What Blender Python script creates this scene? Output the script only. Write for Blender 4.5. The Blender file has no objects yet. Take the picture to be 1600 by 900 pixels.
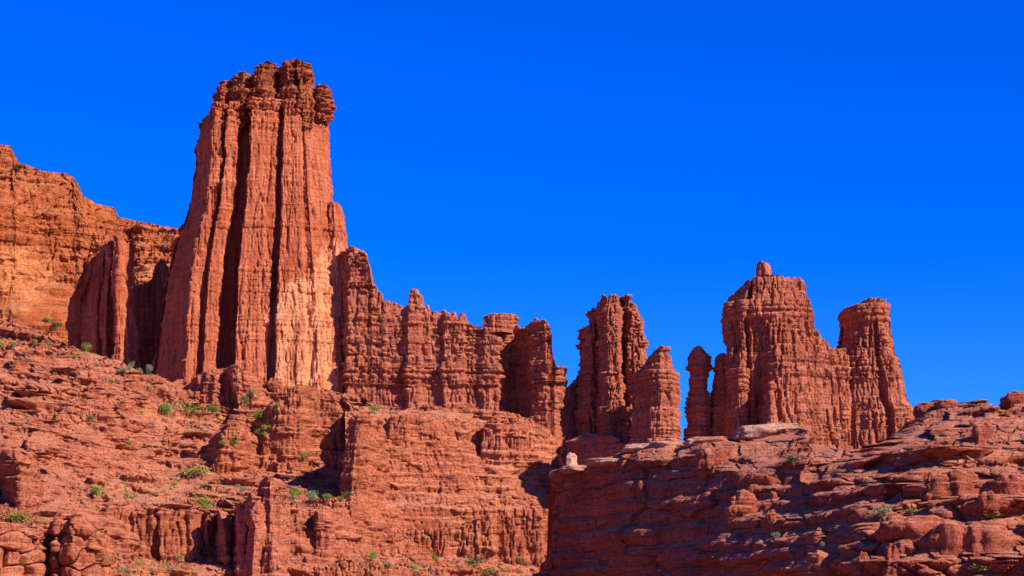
import bpy, math
import numpy as np
from mathutils import Vector

# ------------------------------------------------------------------ camera, light, exposure
scene = bpy.context.scene
F_PX = 800 / math.tan(math.radians(15.0))
PITCH = math.atan((1000 - 450) / F_PX)
cam_d = bpy.data.cameras.new("camera")
cam_d.sensor_width = 36; cam_d.lens = 36 * F_PX / 1600
cam_d.clip_start = 1; cam_d.clip_end = 60000
cam = bpy.data.objects.new("camera", cam_d)
scene.collection.objects.link(cam)
cam.location = (0, 0, 0)
cam.rotation_euler = (math.radians(90) + PITCH, 0, 0)
scene.camera = cam

SUN_AZ = 54.0      # degrees to the right of the direction that points from the rocks back to the camera
SUN_EL = 35.0
sx = math.sin(math.radians(SUN_AZ)) * math.cos(math.radians(SUN_EL))
sy = -math.cos(math.radians(SUN_AZ)) * math.cos(math.radians(SUN_EL))
sz = math.sin(math.radians(SUN_EL))
SUN = Vector((sx, sy, sz))
sun_d = bpy.data.lights.new("sun", 'SUN')
sun_d.energy = 5.0; sun_d.angle = math.radians(0.5); sun_d.color = (1.0, 0.90, 0.76)
sun = bpy.data.objects.new("sun", sun_d)
scene.collection.objects.link(sun)
sun.rotation_euler = SUN.to_track_quat('Z', 'Y').to_euler()
sun.location = (400, 200, 900)

world = bpy.data.worlds.new("World"); scene.world = world
world.use_nodes = True
wn = world.node_tree; wn.nodes.clear()
wo = wn.nodes.new('ShaderNodeOutputWorld'); wb = wn.nodes.new('ShaderNodeBackground')
sk = wn.nodes.new('ShaderNodeTexSky'); sk.sky_type = 'NISHITA'; sk.sun_disc = False
sk.sun_elevation = math.radians(SUN_EL)
sk.sun_rotation = math.radians(180 - SUN_AZ)
sk.altitude = 1500; sk.air_density = 1.0; sk.dust_density = 0.2; sk.ozone_density = 3.0
gm = wn.nodes.new('ShaderNodeGamma'); gm.inputs['Gamma'].default_value = 1.0
hs = wn.nodes.new('ShaderNodeHueSaturation'); hs.inputs['Saturation'].default_value = 1.55; hs.inputs['Value'].default_value = 1.0
wn.links.new(sk.outputs[0], gm.inputs[0]); wn.links.new(gm.outputs[0], hs.inputs['Color'])
tint = wn.nodes.new('ShaderNodeMix'); tint.data_type = 'RGBA'; tint.blend_type = 'MULTIPLY'; tint.inputs[0].default_value = 1.0
tint.inputs[7].default_value = (0.22, 0.50, 1.32, 1)
wn.links.new(hs.outputs[0], tint.inputs[6]); wn.links.new(tint.outputs[2], wb.inputs[0]); wn.links.new(wb.outputs[0], wo.inputs[0])
wb.inputs['Strength'].default_value = 0.108
scene.view_settings.view_transform = 'Standard'
scene.view_settings.look = 'None'
scene.view_settings.gamma = 1.0
scene.view_settings.exposure = 0.68
scene.view_settings.use_curve_mapping = False

C = scene.collection

# ------------------------------------------------------------------ helpers: pixel rays to real positions
CP, SP = math.cos(PITCH), math.sin(PITCH)
def ray(px, py):
    px = np.asarray(px, float); py = np.asarray(py, float)
    return (px - 800), F_PX * CP - (450 - py) * SP, F_PX * SP + (450 - py) * CP
def at(px, py, D):
    rx, ry, rz = ray(px, py)
    k = D / ry
    return rx * k, rz * k          # world x, z on the vertical plane y = D

# ------------------------------------------------------------------ noise
_r = np.random.RandomState(7)
PERM = _r.permutation(4096).astype(np.int64)
RV = _r.rand(4096).astype(np.float32)
_g = _r.randn(4096, 3).astype(np.float32); _g /= np.linalg.norm(_g, axis=1)[:, None]
GX, GY, GZ = [np.ascontiguousarray(_g[:, i]) for i in range(3)]
def hsh(i, j=0, k=0):
    return PERM[(i + PERM[(j + PERM[k & 4095]) & 4095]) & 4095]
def perlin(x, y, z):
    x = np.asarray(x, np.float32); y = np.asarray(y, np.float32); z = np.asarray(z, np.float32)
    x, y, z = np.broadcast_arrays(x, y, z)
    xi = np.floor(x); yi = np.floor(y); zi = np.floor(z)
    fx = x - xi; fy = y - yi; fz = z - zi
    xi = xi.astype(np.int64); yi = yi.astype(np.int64); zi = zi.astype(np.int64)
    u = fx * fx * fx * (fx * (fx * 6 - 15) + 10); v = fy * fy * fy * (fy * (fy * 6 - 15) + 10); w = fz * fz * fz * (fz * (fz * 6 - 15) + 10)
    res = 0
    for dz in (0, 1):
        pz = PERM[(zi + dz) & 4095]; wz = w if dz else 1 - w
        for dy in (0, 1):
            py_ = PERM[(yi + dy + pz) & 4095]; wy = v if dy else 1 - v
            for dx in (0, 1):
                h = PERM[(xi + dx + py_) & 4095]; wx = u if dx else 1 - u
                res = res + (GX[h] * (fx - dx) + GY[h] * (fy - dy) + GZ[h] * (fz - dz)) * (wx * wy * wz)
    return res * 1.5
def fbm(x, y, z, o=3, lac=2.03, gain=0.5):
    a = 1.0; s = 0; t = 0
    for i in range(o):
        s = s + a * perlin(x + 17.3 * i, y - 9.1 * i, z + 5.7 * i); t += a
        x = x * lac; y = y * lac; z = z * lac; a *= gain
    return s / t
def worley(x, y, z):
    xi = np.floor(x).astype(np.int64); yi = np.floor(y).astype(np.int64); zi = np.floor(z).astype(np.int64)
    f1 = np.full(x.shape, 9.0, np.float32); f2 = f1.copy(); idx = np.zeros(x.shape, np.int64)
    for dz in (-1, 0, 1):
        for dy in (-1, 0, 1):
            for dx in (-1, 0, 1):
                a = xi + dx; b = yi + dy; c = zi + dz
                h = hsh(a, b, c)
                d = ((a + 0.15 + 0.7 * RV[h] - x) ** 2 + (b + 0.15 + 0.7 * RV[(h * 7 + 13) & 4095] - y) ** 2
                     + (c + 0.15 + 0.7 * RV[(h * 11 + 29) & 4095] - z) ** 2).astype(np.float32)
                near = d < f1
                f2 = np.where(near, f1, np.minimum(f2, d)); idx = np.where(near, h, idx); f1 = np.where(near, d, f1)
    return np.sqrt(f1), np.sqrt(f2), idx
def sstep(a, b, x):
    t = np.clip((x - a) / (b - a), 0, 1); return t * t * (3 - 2 * t)

class Layers:
    def __init__(s, seed, lo, hi, z0=-400, z1=1400):
        r = np.random.RandomState(seed); n = int((z1 - z0) / lo) + 2
        s.e = z0 + np.cumsum(lo + (hi - lo) * r.rand(n) ** 2.3); s.h = r.rand(n + 2).astype(np.float32)
    def __call__(s, z):
        k = np.clip(np.searchsorted(s.e, z) - 1, 0, len(s.e) - 2)
        return k, ((z - s.e[k]) / (s.e[k + 1] - s.e[k])).astype(np.float32), s.h[k]
LA = Layers(3, 5, 27); LB = Layers(5, 1.5, 8.5); LC = Layers(9, 0.7, 1.9)

STY = dict(warp=2.5, A=1.6, B=1.0, Cc=0.35, blk=0.7, bw=4.0, crk=0.6, fl=2.0, fls=9.0, fl2=0.8, gr=1.0, nz=0.5, pil=0.0, ps=9.0, dip=0.0, lay=1.0, big=0.0)
def style(**k):
    d = dict(STY); d.update(k); return d

def displacement(x, y, z, st, kf=None):
    """outward offset in metres; strata, joints, flutes, pillows"""
    x = x.astype(np.float32); y = y.astype(np.float32); z = z.astype(np.float32)
    zz = z + st['dip'] * x + st['warp'] * perlin(x / 45, y / 45, z / 60) + 0.35 * st['warp'] * perlin(x / 11, y / 11, z / 20)
    lay = st['lay']
    k1, f1, h1 = LA(zz / lay); k2, f2, h2 = LB(zz / lay); k3, f3, h3 = LC(zz / lay)
    m1 = perlin(x / 22 + 3, y / 22, z / 18); m2 = perlin(x / 7 + 9, y / 7, z / 6)
    # soft bed undercut below, hard lip above: f rises through the bed
    def lip(f, a=0.55, tpow=9): return sstep(-0.02, a, f) * (1 - np.abs(f) ** tpow)
    b1 = lip(f1, 0.6, 10); b2 = lip(f2, 0.6, 8); b3 = lip(f3, 0.7, 5)
    d = st['A'] * ((h1 - 0.45) * 1.3 + 0.55 * b1) * (0.8 + 0.6 * m1)
    rib = 0.30 + 1.25 * sstep(0.25, 0.75, (h1 * 7.13) % 1.0 + 0.35 * m1)     # some beds are massive, some thinly layered
    d = d + st['B'] * rib * ((h2 - 0.5) * 1.1 + 0.7 * b2) * np.clip(0.75 + 0.9 * m2, 0, 2)
    d = d + st['Cc'] * rib * ((h3 - 0.5) + 0.6 * b3) * np.clip(0.8 + 1.2 * perlin(x / 5, y / 5, z / 3 + 7), 0, 2)
    # joint blocks
    if st['blk'] or st['crk']:
        s = x * 0.92 + y * 0.55 + 1.2 * perlin(x / 9, y / 9, z / 9 + 31)
        w = st['bw'] * (0.6 + 0.9 * h2)
        q = s / w + 37 * h2; c = np.floor(q); fr = q - c
        rb = RV[hsh(c.astype(np.int64), k2)]
        e = np.minimum(fr, 1 - fr) * w
        d = d + st['blk'] * (rb - 0.5) * 2.0 * np.clip(0.75 + 1.3 * m1, 0, 1.5) * (0.35 + 0.65 * b2)
        d = d - st['crk'] * 1.5 * np.exp(-(e / 0.55) ** 2) * (rb > 0.35)
        s4 = x * 0.88 - y * 0.5 + 3 * perlin(x / 16, y / 16, z / 16 + 31); w4 = 2.6 * st['bw'] * (0.6 + 0.9 * h1)
        q4 = s4 / w4 + 23 * h1; c4 = np.floor(q4); r4 = RV[hsh(c4.astype(np.int64) + 77, k1)]; e4 = np.minimum(q4 - c4, 1 - q4 + c4) * w4
        d = d + st.get('blk4', st['blk'] * 0.8) * (r4 - 0.5) * 2.0 * (0.4 + 0.6 * b1) - st['crk'] * 2.4 * np.exp(-(e4 / 0.8) ** 2) * (r4 > 0.45)
    # flutes and long vertical cracks
    if st['fl']:
        sc = st['fls']
        n1 = perlin(x / sc, y / sc, z / (sc * 9)); n2 = perlin(x / (sc * .42) + 5, y / (sc * .42), z / (sc * 3.5))
        def stairs(n, k):
            q = n * k; c = np.floor(q); return (c + sstep(0.30, 0.70, q - c) - 0.5) / k * 2.0
        d = d + st['fl'] * (0.8 * stairs(n1, 3.2) + 0.1 * (np.sqrt(np.abs(n1) + .002) - 0.35)) + st['fl2'] * (stairs(n2, 2.6) * 0.8 + 0.2 * (np.sqrt(np.abs(n2) + .002) - 0.35))
        n3 = perlin(x / 4.6, y / 4.6 + 11, z / 55)
        d = d - st['gr'] * 1.3 * np.exp(-(n3 / 0.11) ** 2) * sstep(-0.15, 0.2, perlin(x / 15, y / 15, z / 25 + 3))
        n5 = perlin(x / 9.5 + 4, y / 9.5 + 31, z / 90)
        d = d - st['gr'] * 2.0 * np.exp(-(n5 / 0.06) ** 2) * sstep(-0.1, 0.2, perlin(x / 25 + 7, y / 25, z / 45 + 3))
    if st['pil']:
        ps = st['ps']
        wx = x + 2.0 * perlin(x / 6, y / 6, z / 6 + 50); wz = z + 1.5 * perlin(x / 8, y / 8 + 40, z / 8)
        a, b, ix = worley(wx / ps, y / ps, wz / (ps * 0.62))
        cr = np.clip((b - a) / 0.35, 0, 1)
        d = d + st['pil'] * ((1 - a * a) * 0.5 + 0.9 * (RV[ix] - 0.5) + 0.5 * np.sqrt(cr) - 0.6)
    if st.get('slab'):
        ss = st['ss']; tilt = st.get('tilt', 0.35)
        xa = (x + tilt * z + 3 * perlin(x / 14, y / 14, z / 14 + 70)) / ss; za = (z - 0.15 * x + 2 * perlin(x / 10, y / 10 + 80, z / 10)) / (ss * 0.8)
        a, b, ix = worley(xa, y / ss * 0.4, za)
        d = d + st['slab'] * ((RV[ix] - 0.5) * 1.3 - st.get('sc', 0.12) * np.exp(-((b - a) * ss / 1.1) ** 2) * (RV[(ix * 5 + 3) & 4095] > 0.45) + 0.35 * (1 - a * a))
    if st['big']:
        d = d + st['big'] * fbm(x / 30, y / 30, z / 30 + 90, 2)
    d = d + st['nz'] * fbm(x / 2.6, y / 2.6, z / 2.2, 3, gain=0.65) * 1.15
    return d

# ------------------------------------------------------------------ materials
def rgb(*c): return (c[0], c[1], c[2], 1)
def rock_material(name, dark, mid, light, dust, streak=0.5, bump=0.5, soil=0.0, bandfreq=0.22, pale=(0.62, 0.24, 0.11), dustlo=0.55):
    m = bpy.data.materials.new(name); m.use_nodes = True
    nt = m.node_tree; N = nt.nodes; L = nt.links; N.clear()
    out = N.new('ShaderNodeOutputMaterial'); bs = N.new('ShaderNodeBsdfPrincipled')
    bs.inputs['Roughness'].default_value = 0.95; bs.inputs['Specular IOR Level'].default_value = 0.12
    L.new(bs.outputs[0], out.inputs[0])
    geo = N.new('ShaderNodeNewGeometry')
    def mapped(sc):
        mp = N.new('ShaderNodeMapping'); mp.inputs['Scale'].default_value = sc; L.new(geo.outputs['Position'], mp.inputs['Vector']); return mp.outputs[0]
    def noise(sc, detail=4, rough=0.55, scale=1.0, dist=0.0):
        n = N.new('ShaderNodeTexNoise'); n.inputs['Scale'].default_value = scale; n.inputs['Detail'].default_value = detail
        n.inputs['Roughness'].default_value = rough; n.inputs['Distortion'].default_value = dist; L.new(mapped(sc), n.inputs['Vector']); return n.outputs['Fac']
    def mix(fac, a, b, typ='MIX'):
        x = N.new('ShaderNodeMix'); x.data_type = 'RGBA'; x.blend_type = typ; x.clamp_result = False
        for s, v in ((0, fac), (6, a), (7, b)):
            if hasattr(v, 'is_linked') or hasattr(v, 'links'): L.new(v, x.inputs[s])
            elif s == 0: x.inputs[0].default_value = v
            else: x.inputs[s].default_value = v
        return x.outputs[2]
    def ramp(v, stops, interp='LINEAR'):
        r = N.new('ShaderNodeValToRGB'); r.color_ramp.interpolation = interp
        el = r.color_ramp.elements
        while len(el) < len(stops): el.new(0.5)
        for e, (p, c) in zip(el, stops): e.position = p; e.color = c
        L.new(v, r.inputs[0]); return r.outputs[0]
    def mrange(v, a, b, c, d):
        r = N.new('ShaderNodeMapRange'); L.new(v, r.inputs[0])
        for i, t in enumerate((a, b, c, d)): r.inputs[i + 1].default_value = t
        return r.outputs[0]
    band = noise((0.012, 0.012, bandfreq), 5, 0.62, 1.0, 0.6)
    col = ramp(band, [(0.28, rgb(*dark)), (0.40, rgb(*mid)), (0.50, rgb(*[0.35 * a + 0.65 * b for a, b in zip(dark, mid)])), (0.57, rgb(*mid)), (0.72, rgb(*light))])
    bed2 = noise((0.006, 0.006, 0.9), 3, 0.6)
    col = mix(mrange(bed2, 0.54, 0.66, 0, 0.5), col, rgb(dark[0] * 0.8, dark[1] * 0.8, dark[2] * 0.9))
    patch = noise((0.03, 0.03, 0.02), 4, 0.6)
    col = mix(mrange(patch, 0.4, 0.65, 0, 0.65), col, rgb(*light))
    st = noise((0.35, 0.35, 0.012), 4, 0.65)
    col = mix(mrange(st, 0.42, 0.66, 0.0, streak), col, mix(1.0, col, rgb(0.62, 0.44, 0.38), 'MULTIPLY'))
    fine = noise((0.9, 0.9, 1.4), 6, 0.7)
    col = mix(1.0, col, ramp(fine, [(0.30, rgb(0.52, 0.46, 0.44)), (0.48, rgb(1, 1, 1)), (0.72, rgb(1.25, 1.28, 1.28))]), 'MULTIPLY')
    at_ = N.new('ShaderNodeAttribute'); at_.attribute_name = 'pale'
    pn = N.new('ShaderNodeMath'); pn.operation = 'MULTIPLY'; L.new(mrange(at_.outputs['Fac'], 0.25, 0.65, 0, 1), pn.inputs[0]); L.new(mrange(noise((0.12, 0.12, 0.05), 6, 0.75), 0.42, 0.49, 0, 1), pn.inputs[1])
    col = mix(pn.outputs[0], col, rgb(*pale))
    # dust and sand lying on the level ledges
    sp = N.new('ShaderNodeSeparateXYZ'); L.new(geo.outputs['Normal'], sp.inputs[0])
    up = mrange(sp.outputs['Z'], dustlo, dustlo + 0.3, 0, 1)
    dn = N.new('ShaderNodeMath'); dn.operation = 'MULTIPLY'; L.new(up, dn.inputs[0]); L.new(mrange(noise((0.2, 0.2, 0.2), 4, 0.7), 0.35, 0.55, 0.15, 0.9), dn.inputs[1])
    col = mix(dn.outputs[0], col, rgb(*dust))
    L.new(col, bs.inputs['Base Color'])
    b1 = N.new('ShaderNodeBump'); b1.inputs['Strength'].default_value = bump; b1.inputs['Distance'].default_value = 1.8
    def crackline(sc, width, detail=2):
        v = noise(sc, detail, 0.5); q = N.new('ShaderNodeMath'); q.operation = 'SUBTRACT'; q.inputs[1].default_value = 0.5; L.new(v, q.inputs[0])
        q2 = N.new('ShaderNodeMath'); q2.operation = 'ABSOLUTE'; L.new(q.outputs[0], q2.inputs[0]); return mrange(q2.outputs[0], 0, width, 0, 1)
    cr = N.new('ShaderNodeMath'); cr.operation = 'ADD'
    L.new(crackline((0.32, 0.32, 0.03), 0.02), cr.inputs[0]); L.new(crackline((0.03, 0.03, 0.55), 0.03), cr.inputs[1])
    b0 = N.new('ShaderNodeBump'); b0.inputs['Strength'].default_value = min(1, bump * 1.1); b0.inputs['Distance'].default_value = 0.9
    L.new(cr.outputs[0], b0.inputs['Height']); L.new(b0.outputs[0], b1.inputs['Normal'])
    hsum = N.new('ShaderNodeMath'); hsum.operation = 'ADD'
    L.new(noise((0.5, 0.5, 1.8), 6, 0.7), hsum.inputs[0]); L.new(noise((1.1, 1.1, 0.4), 5, 0.7), hsum.inputs[1])
    L.new(hsum.outputs[0], b1.inputs['Height']); L.new(b1.outputs[0], bs.inputs['Normal'])
    return m

M_TOWER = rock_material('red_fluted_sandstone', (0.37, 0.085, 0.038), (0.50, 0.134, 0.058), (0.58, 0.190, 0.086), (0.52, 0.19, 0.10), streak=0.85, bump=0.5, pale=(0.67, 0.265, 0.120))
M_CAP = rock_material('dark_caprock', (0.30, 0.070, 0.028), (0.43, 0.115, 0.045), (0.52, 0.165, 0.066), (0.46, 0.16, 0.07), streak=0.3, bump=0.8)
M_RIDGE = rock_material('banded_sandstone', (0.36, 0.090, 0.048), (0.52, 0.155, 0.080), (0.60, 0.205, 0.110), (0.60, 0.24, 0.14), streak=0.45, bandfreq=0.30, bump=0.7)
M_WALL = rock_material('salmon_sandstone', (0.37, 0.095, 0.045), (0.50, 0.145, 0.066), (0.58, 0.200, 0.095), (0.58, 0.24, 0.14), streak=0.5, bandfreq=0.16, bump=0.7, pale=(0.60, 0.28, 0.18))
M_FAR = rock_material('orange_sandstone', (0.36, 0.078, 0.024), (0.54, 0.138, 0.042), (0.64, 0.190, 0.064), (0.46, 0.18, 0.08), streak=0.6, bandfreq=0.08, bump=0.8, pale=(0.68, 0.235, 0.080))
M_SLOPE = rock_material('pink_ledge_rock', (0.36, 0.092, 0.042), (0.52, 0.152, 0.072), (0.60, 0.205, 0.108), (0.58, 0.220, 0.125), streak=0.4, bandfreq=0.22, bump=0.8, pale=(0.58, 0.20, 0.09))
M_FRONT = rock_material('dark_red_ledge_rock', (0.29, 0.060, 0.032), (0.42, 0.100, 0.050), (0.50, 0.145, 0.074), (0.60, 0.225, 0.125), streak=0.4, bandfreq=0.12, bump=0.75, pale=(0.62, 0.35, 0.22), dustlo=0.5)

# ------------------------------------------------------------------ mesh building
def tag(o, label=None, cat=None, group=None, kind=None):
    if label: o['label'] = label
    if cat: o['category'] = cat
    if group: o['group'] = group
    if kind: o['kind'] = kind
    return o
def link_mesh(name, V, Q, mat, parent=None, attr=None, base=None, smooth=True):
    if base is None:
        base = Vector((float(V[:, 0].mean()), float(V[:, 1].mean()), float(V[:, 2].min()))) if parent is None else Vector((0, 0, 0))
    off = base if parent is None else parent.matrix_world_base
    V = V - np.array(off, dtype=np.float64)
    me = bpy.data.meshes.new(name)
    me.vertices.add(len(V)); me.vertices.foreach_set('co', V.astype(np.float32).ravel())
    n = Q.shape[1]
    me.loops.add(len(Q) * n); me.loops.foreach_set('vertex_index', Q.astype(np.int32).ravel())
    me.polygons.add(len(Q)); me.polygons.foreach_set('loop_start', np.arange(0, len(Q) * n, n, dtype=np.int32))
    me.polygons.foreach_set('use_smooth', np.full(len(Q), smooth))
    me.update(calc_edges=True)
    if attr is not None:
        a = me.attributes.new('pale', 'FLOAT', 'POINT'); a.data.foreach_set('value', attr.astype(np.float32).ravel())
    me.materials.append(mat)
    o = bpy.data.objects.new(name, me); C.objects.link(o)
    if parent is None: o.location = base
    else: o.parent = parent.ob
    return o
class Root:
    """an Empty at the foot of a thing that parents its parts"""
    def __init__(s, name, loc):
        s.ob = bpy.data.objects.new(name, None); C.objects.link(s.ob); s.ob.location = loc
        s.matrix_world_base = Vector(loc); s.ob.empty_display_size = 5
def gridq(nr, nc, off=0, wrap=False):
    i = np.arange(nr - 1)[:, None]; j = np.arange(nc if wrap else nc - 1)[None, :]; jn = (j + 1) % nc
    return np.stack([off + i * nc + j, off + i * nc + jn, off + (i + 1) * nc + jn, off + (i + 1) * nc + j], -1).reshape(-1, 4)

def interp_poly(pts):
    a = np.array(sorted(pts)); return lambda v: np.interp(v, a[:, 0], a[:, 1])
ELL = [(0.5 - 0.5 * math.cos(a), -math.sin(a)) for a in np.linspace(0, math.pi, 25)]

def rock(name, D, left, right, top, st, mat, depth=12.0, back=None, loop=None, loop_top=None, sp=0.6, parent=None,
         jag=1.5, pale=None, taper=1.0, edge=1.0, seed=0, fine_y=None, stylef=None, bulge=0.0):
    """a free standing rock body. left/right: outline points (px,py) from foot to top, top: skyline points (px,py),
    loop: plan section of the front as (fraction across, metres towards(-)/away(+)), back: metres of rock behind"""
    ext = (min(d for u, d in loop_top) if loop_top else (min(d for u, d in loop) if loop else -depth) * taper)
    lx, lz = np.array([at(p[0], p[1], D + 0.4 * ext) for p in left]).T
    rx, rz = np.array([at(p[0], p[1], D + 0.4 * ext) for p in right]).T
    o = np.argsort(lz); lx, lz = lx[o], lz[o]; o = np.argsort(rz); rx, rz = rx[o], rz[o]
    tx, tz = np.array([at(p[0], p[1], D + 0.85 * ext) for p in top]).T
    XL = lambda z: np.interp(z, lz, lx); XR = lambda z: np.interp(z, rz, rx)
    zb = max(lz[0], rz[0])
    if loop is None: loop = [(u, d * depth) for u, d in ELL]
    if loop_top is None: loop_top = [(u, d * taper) for u, d in loop]
    if back is None: back = depth
    la = np.array(loop, float); lt = np.array(loop_top, float)
    wid = float(np.mean(XR(np.linspace(zb, tz.max(), 9)) - XL(np.linspace(zb, tz.max(), 9))))
    seg = np.hypot(np.diff(la[:, 0]) * wid, np.diff(la[:, 1])); s = np.r_[0, np.cumsum(seg)]
    n = max(int(s[-1] / sp), 12); sq = np.linspace(0, s[-1], n)
    U0 = np.interp(sq, s, la[:, 0]); D0 = np.interp(sq, s, la[:, 1]); U1 = np.interp(sq, s, lt[:, 0]); D1 = np.interp(sq, s, lt[:, 1])
    nb = max(int((wid + 2 * back) / (sp * 4)), 8); th = np.linspace(0, math.pi, nb + 2)[1:-1]
    ub = 0.5 + 0.5 * np.cos(th); db = back * np.sin(th) ** 0.6
    U0 = np.r_[U0, ub]; U1 = np.r_[U1, ub]; D0 = np.r_[D0, db + D0[0] * 0]; D1 = np.r_[D1, db * taper]
    nc = len(U0)
    # top height of each column
    zt = np.full(nc, tz.max())
    xo = np.argsort(tx, kind='stable'); tx, tz = tx[xo], tz[xo]
    for _ in range(6):
        xx = XL(zt) + (XR(zt) - XL(zt)) * U1
        zt = np.interp(xx, tx, tz)
    if jag: zt = zt + jag * (fbm(xx / 4.5, (D + D1) / 6.0, np.full(nc, seed + 0.5), 3, gain=0.6)) * 1.6
    if jag:
        q = (xx + 0.6 * (D + D1)) / 2.6 + seed; c = np.floor(q).astype(np.int64); q2 = (xx - 0.5 * (D + D1)) / 5.5; c2 = np.floor(q2).astype(np.int64)
        zt = zt + jag * 0.9 * (RV[hsh(c, c * 0 + 5)] - 0.5) + jag * 0.9 * (RV[hsh(c2, c2 * 0 + 9)] - 0.5)
    zt = np.maximum(zt, zb + 1)
    nr = max(int((tz.max() - zb) / sp), 8)
    t = np.linspace(0, 1, nr)[:, None]
    Z = zb + t * (zt - zb)[None, :]
    tt = np.clip((Z - zb) / (tz.max() - zb), 0, 1)
    U = U0 + (U1 - U0) * tt; Dp = D0 + (D1 - D0) * tt
    X = XL(Z) + (XR(Z) - XL(Z)) * U; Y = D + Dp
    # a slope outwards towards the foot is part of the outlines; horizontal normals from the section
    gx = np.roll(X, -1, 1) - np.roll(X, 1, 1); gy = np.roll(Y, -1, 1) - np.roll(Y, 1, 1)
    k = 5; ker = np.ones(k) / k
    for _ in range(2):
        gx = sum(np.roll(gx, q, 1) for q in (-2, -1, 0, 1, 2)); gy = sum(np.roll(gy, q, 1) for q in (-2, -1, 0, 1, 2))
        gx /= 5; gy /= 5
    ln = np.hypot(gx, gy) + 1e-9; nx, ny = gy / ln, -gx / ln
    d = displacement(X, Y, Z, st)
    if stylef is not None:
        st2, w = stylef; wv = w(Z); d = d * (1 - wv) + displacement(X, Y, Z, st2) * wv
    side = np.abs(nx)
    d = d * (1 - (1 - edge) * sstep(0.75, 1.0, side))
    # roll the rim of the top over
    rim = np.clip((zt[None, :] - Z) / 1.2, 0, 1); d = d - (1 - np.sqrt(rim)) * 0.5
    X = X + nx * d; Y = Y + ny * d
    V = [np.stack([X, Y, Z], -1).reshape(-1, 3)]; Q = [gridq(nr, nc, 0, True)]
    # cap: from the front rim over to the back rim
    nf = len(sq); fx, fy, fz = X[-1, :nf], Y[-1, :nf], Z[-1, :nf]
    bxs, bys = X[-1, nf:], Y[-1, nf:]; bo = np.argsort(bxs)
    by = np.interp(fx, bxs[bo], bys[bo]); nk = max(int((abs(back) + depth) * taper / (sp * 1.6)), 6)
    kk = np.linspace(0, 1, nk)[:, None]
    CX = np.repeat(fx[None, :], nk, 0); CY = fy + (by - fy) * kk
    CZ = np.interp(CX, tx, tz) * 0 + fz + (jag * 1.2 + 0.4) * fbm(CX / 5, CY / 5, CX * 0 + seed, 3) * np.sin(kk * math.pi) + bulge * np.sin(kk * math.pi)
    off = nr * nc
    V.append(np.stack([CX, CY, CZ], -1).reshape(-1, 3)); Q.append(gridq(nk, nf, off)[:, ::1])
    V = np.concatenate(V); Q = np.concatenate(Q)
    at_ = None
    if pale is not None: at_ = pale(V[:, 0], V[:, 1], V[:, 2])
    base = None
    if parent is None: base = Vector((float((XL(zb) + XR(zb)) / 2), D, float(zb)))
    return link_mesh(name, V, Q, mat, parent, at_, base)

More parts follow.
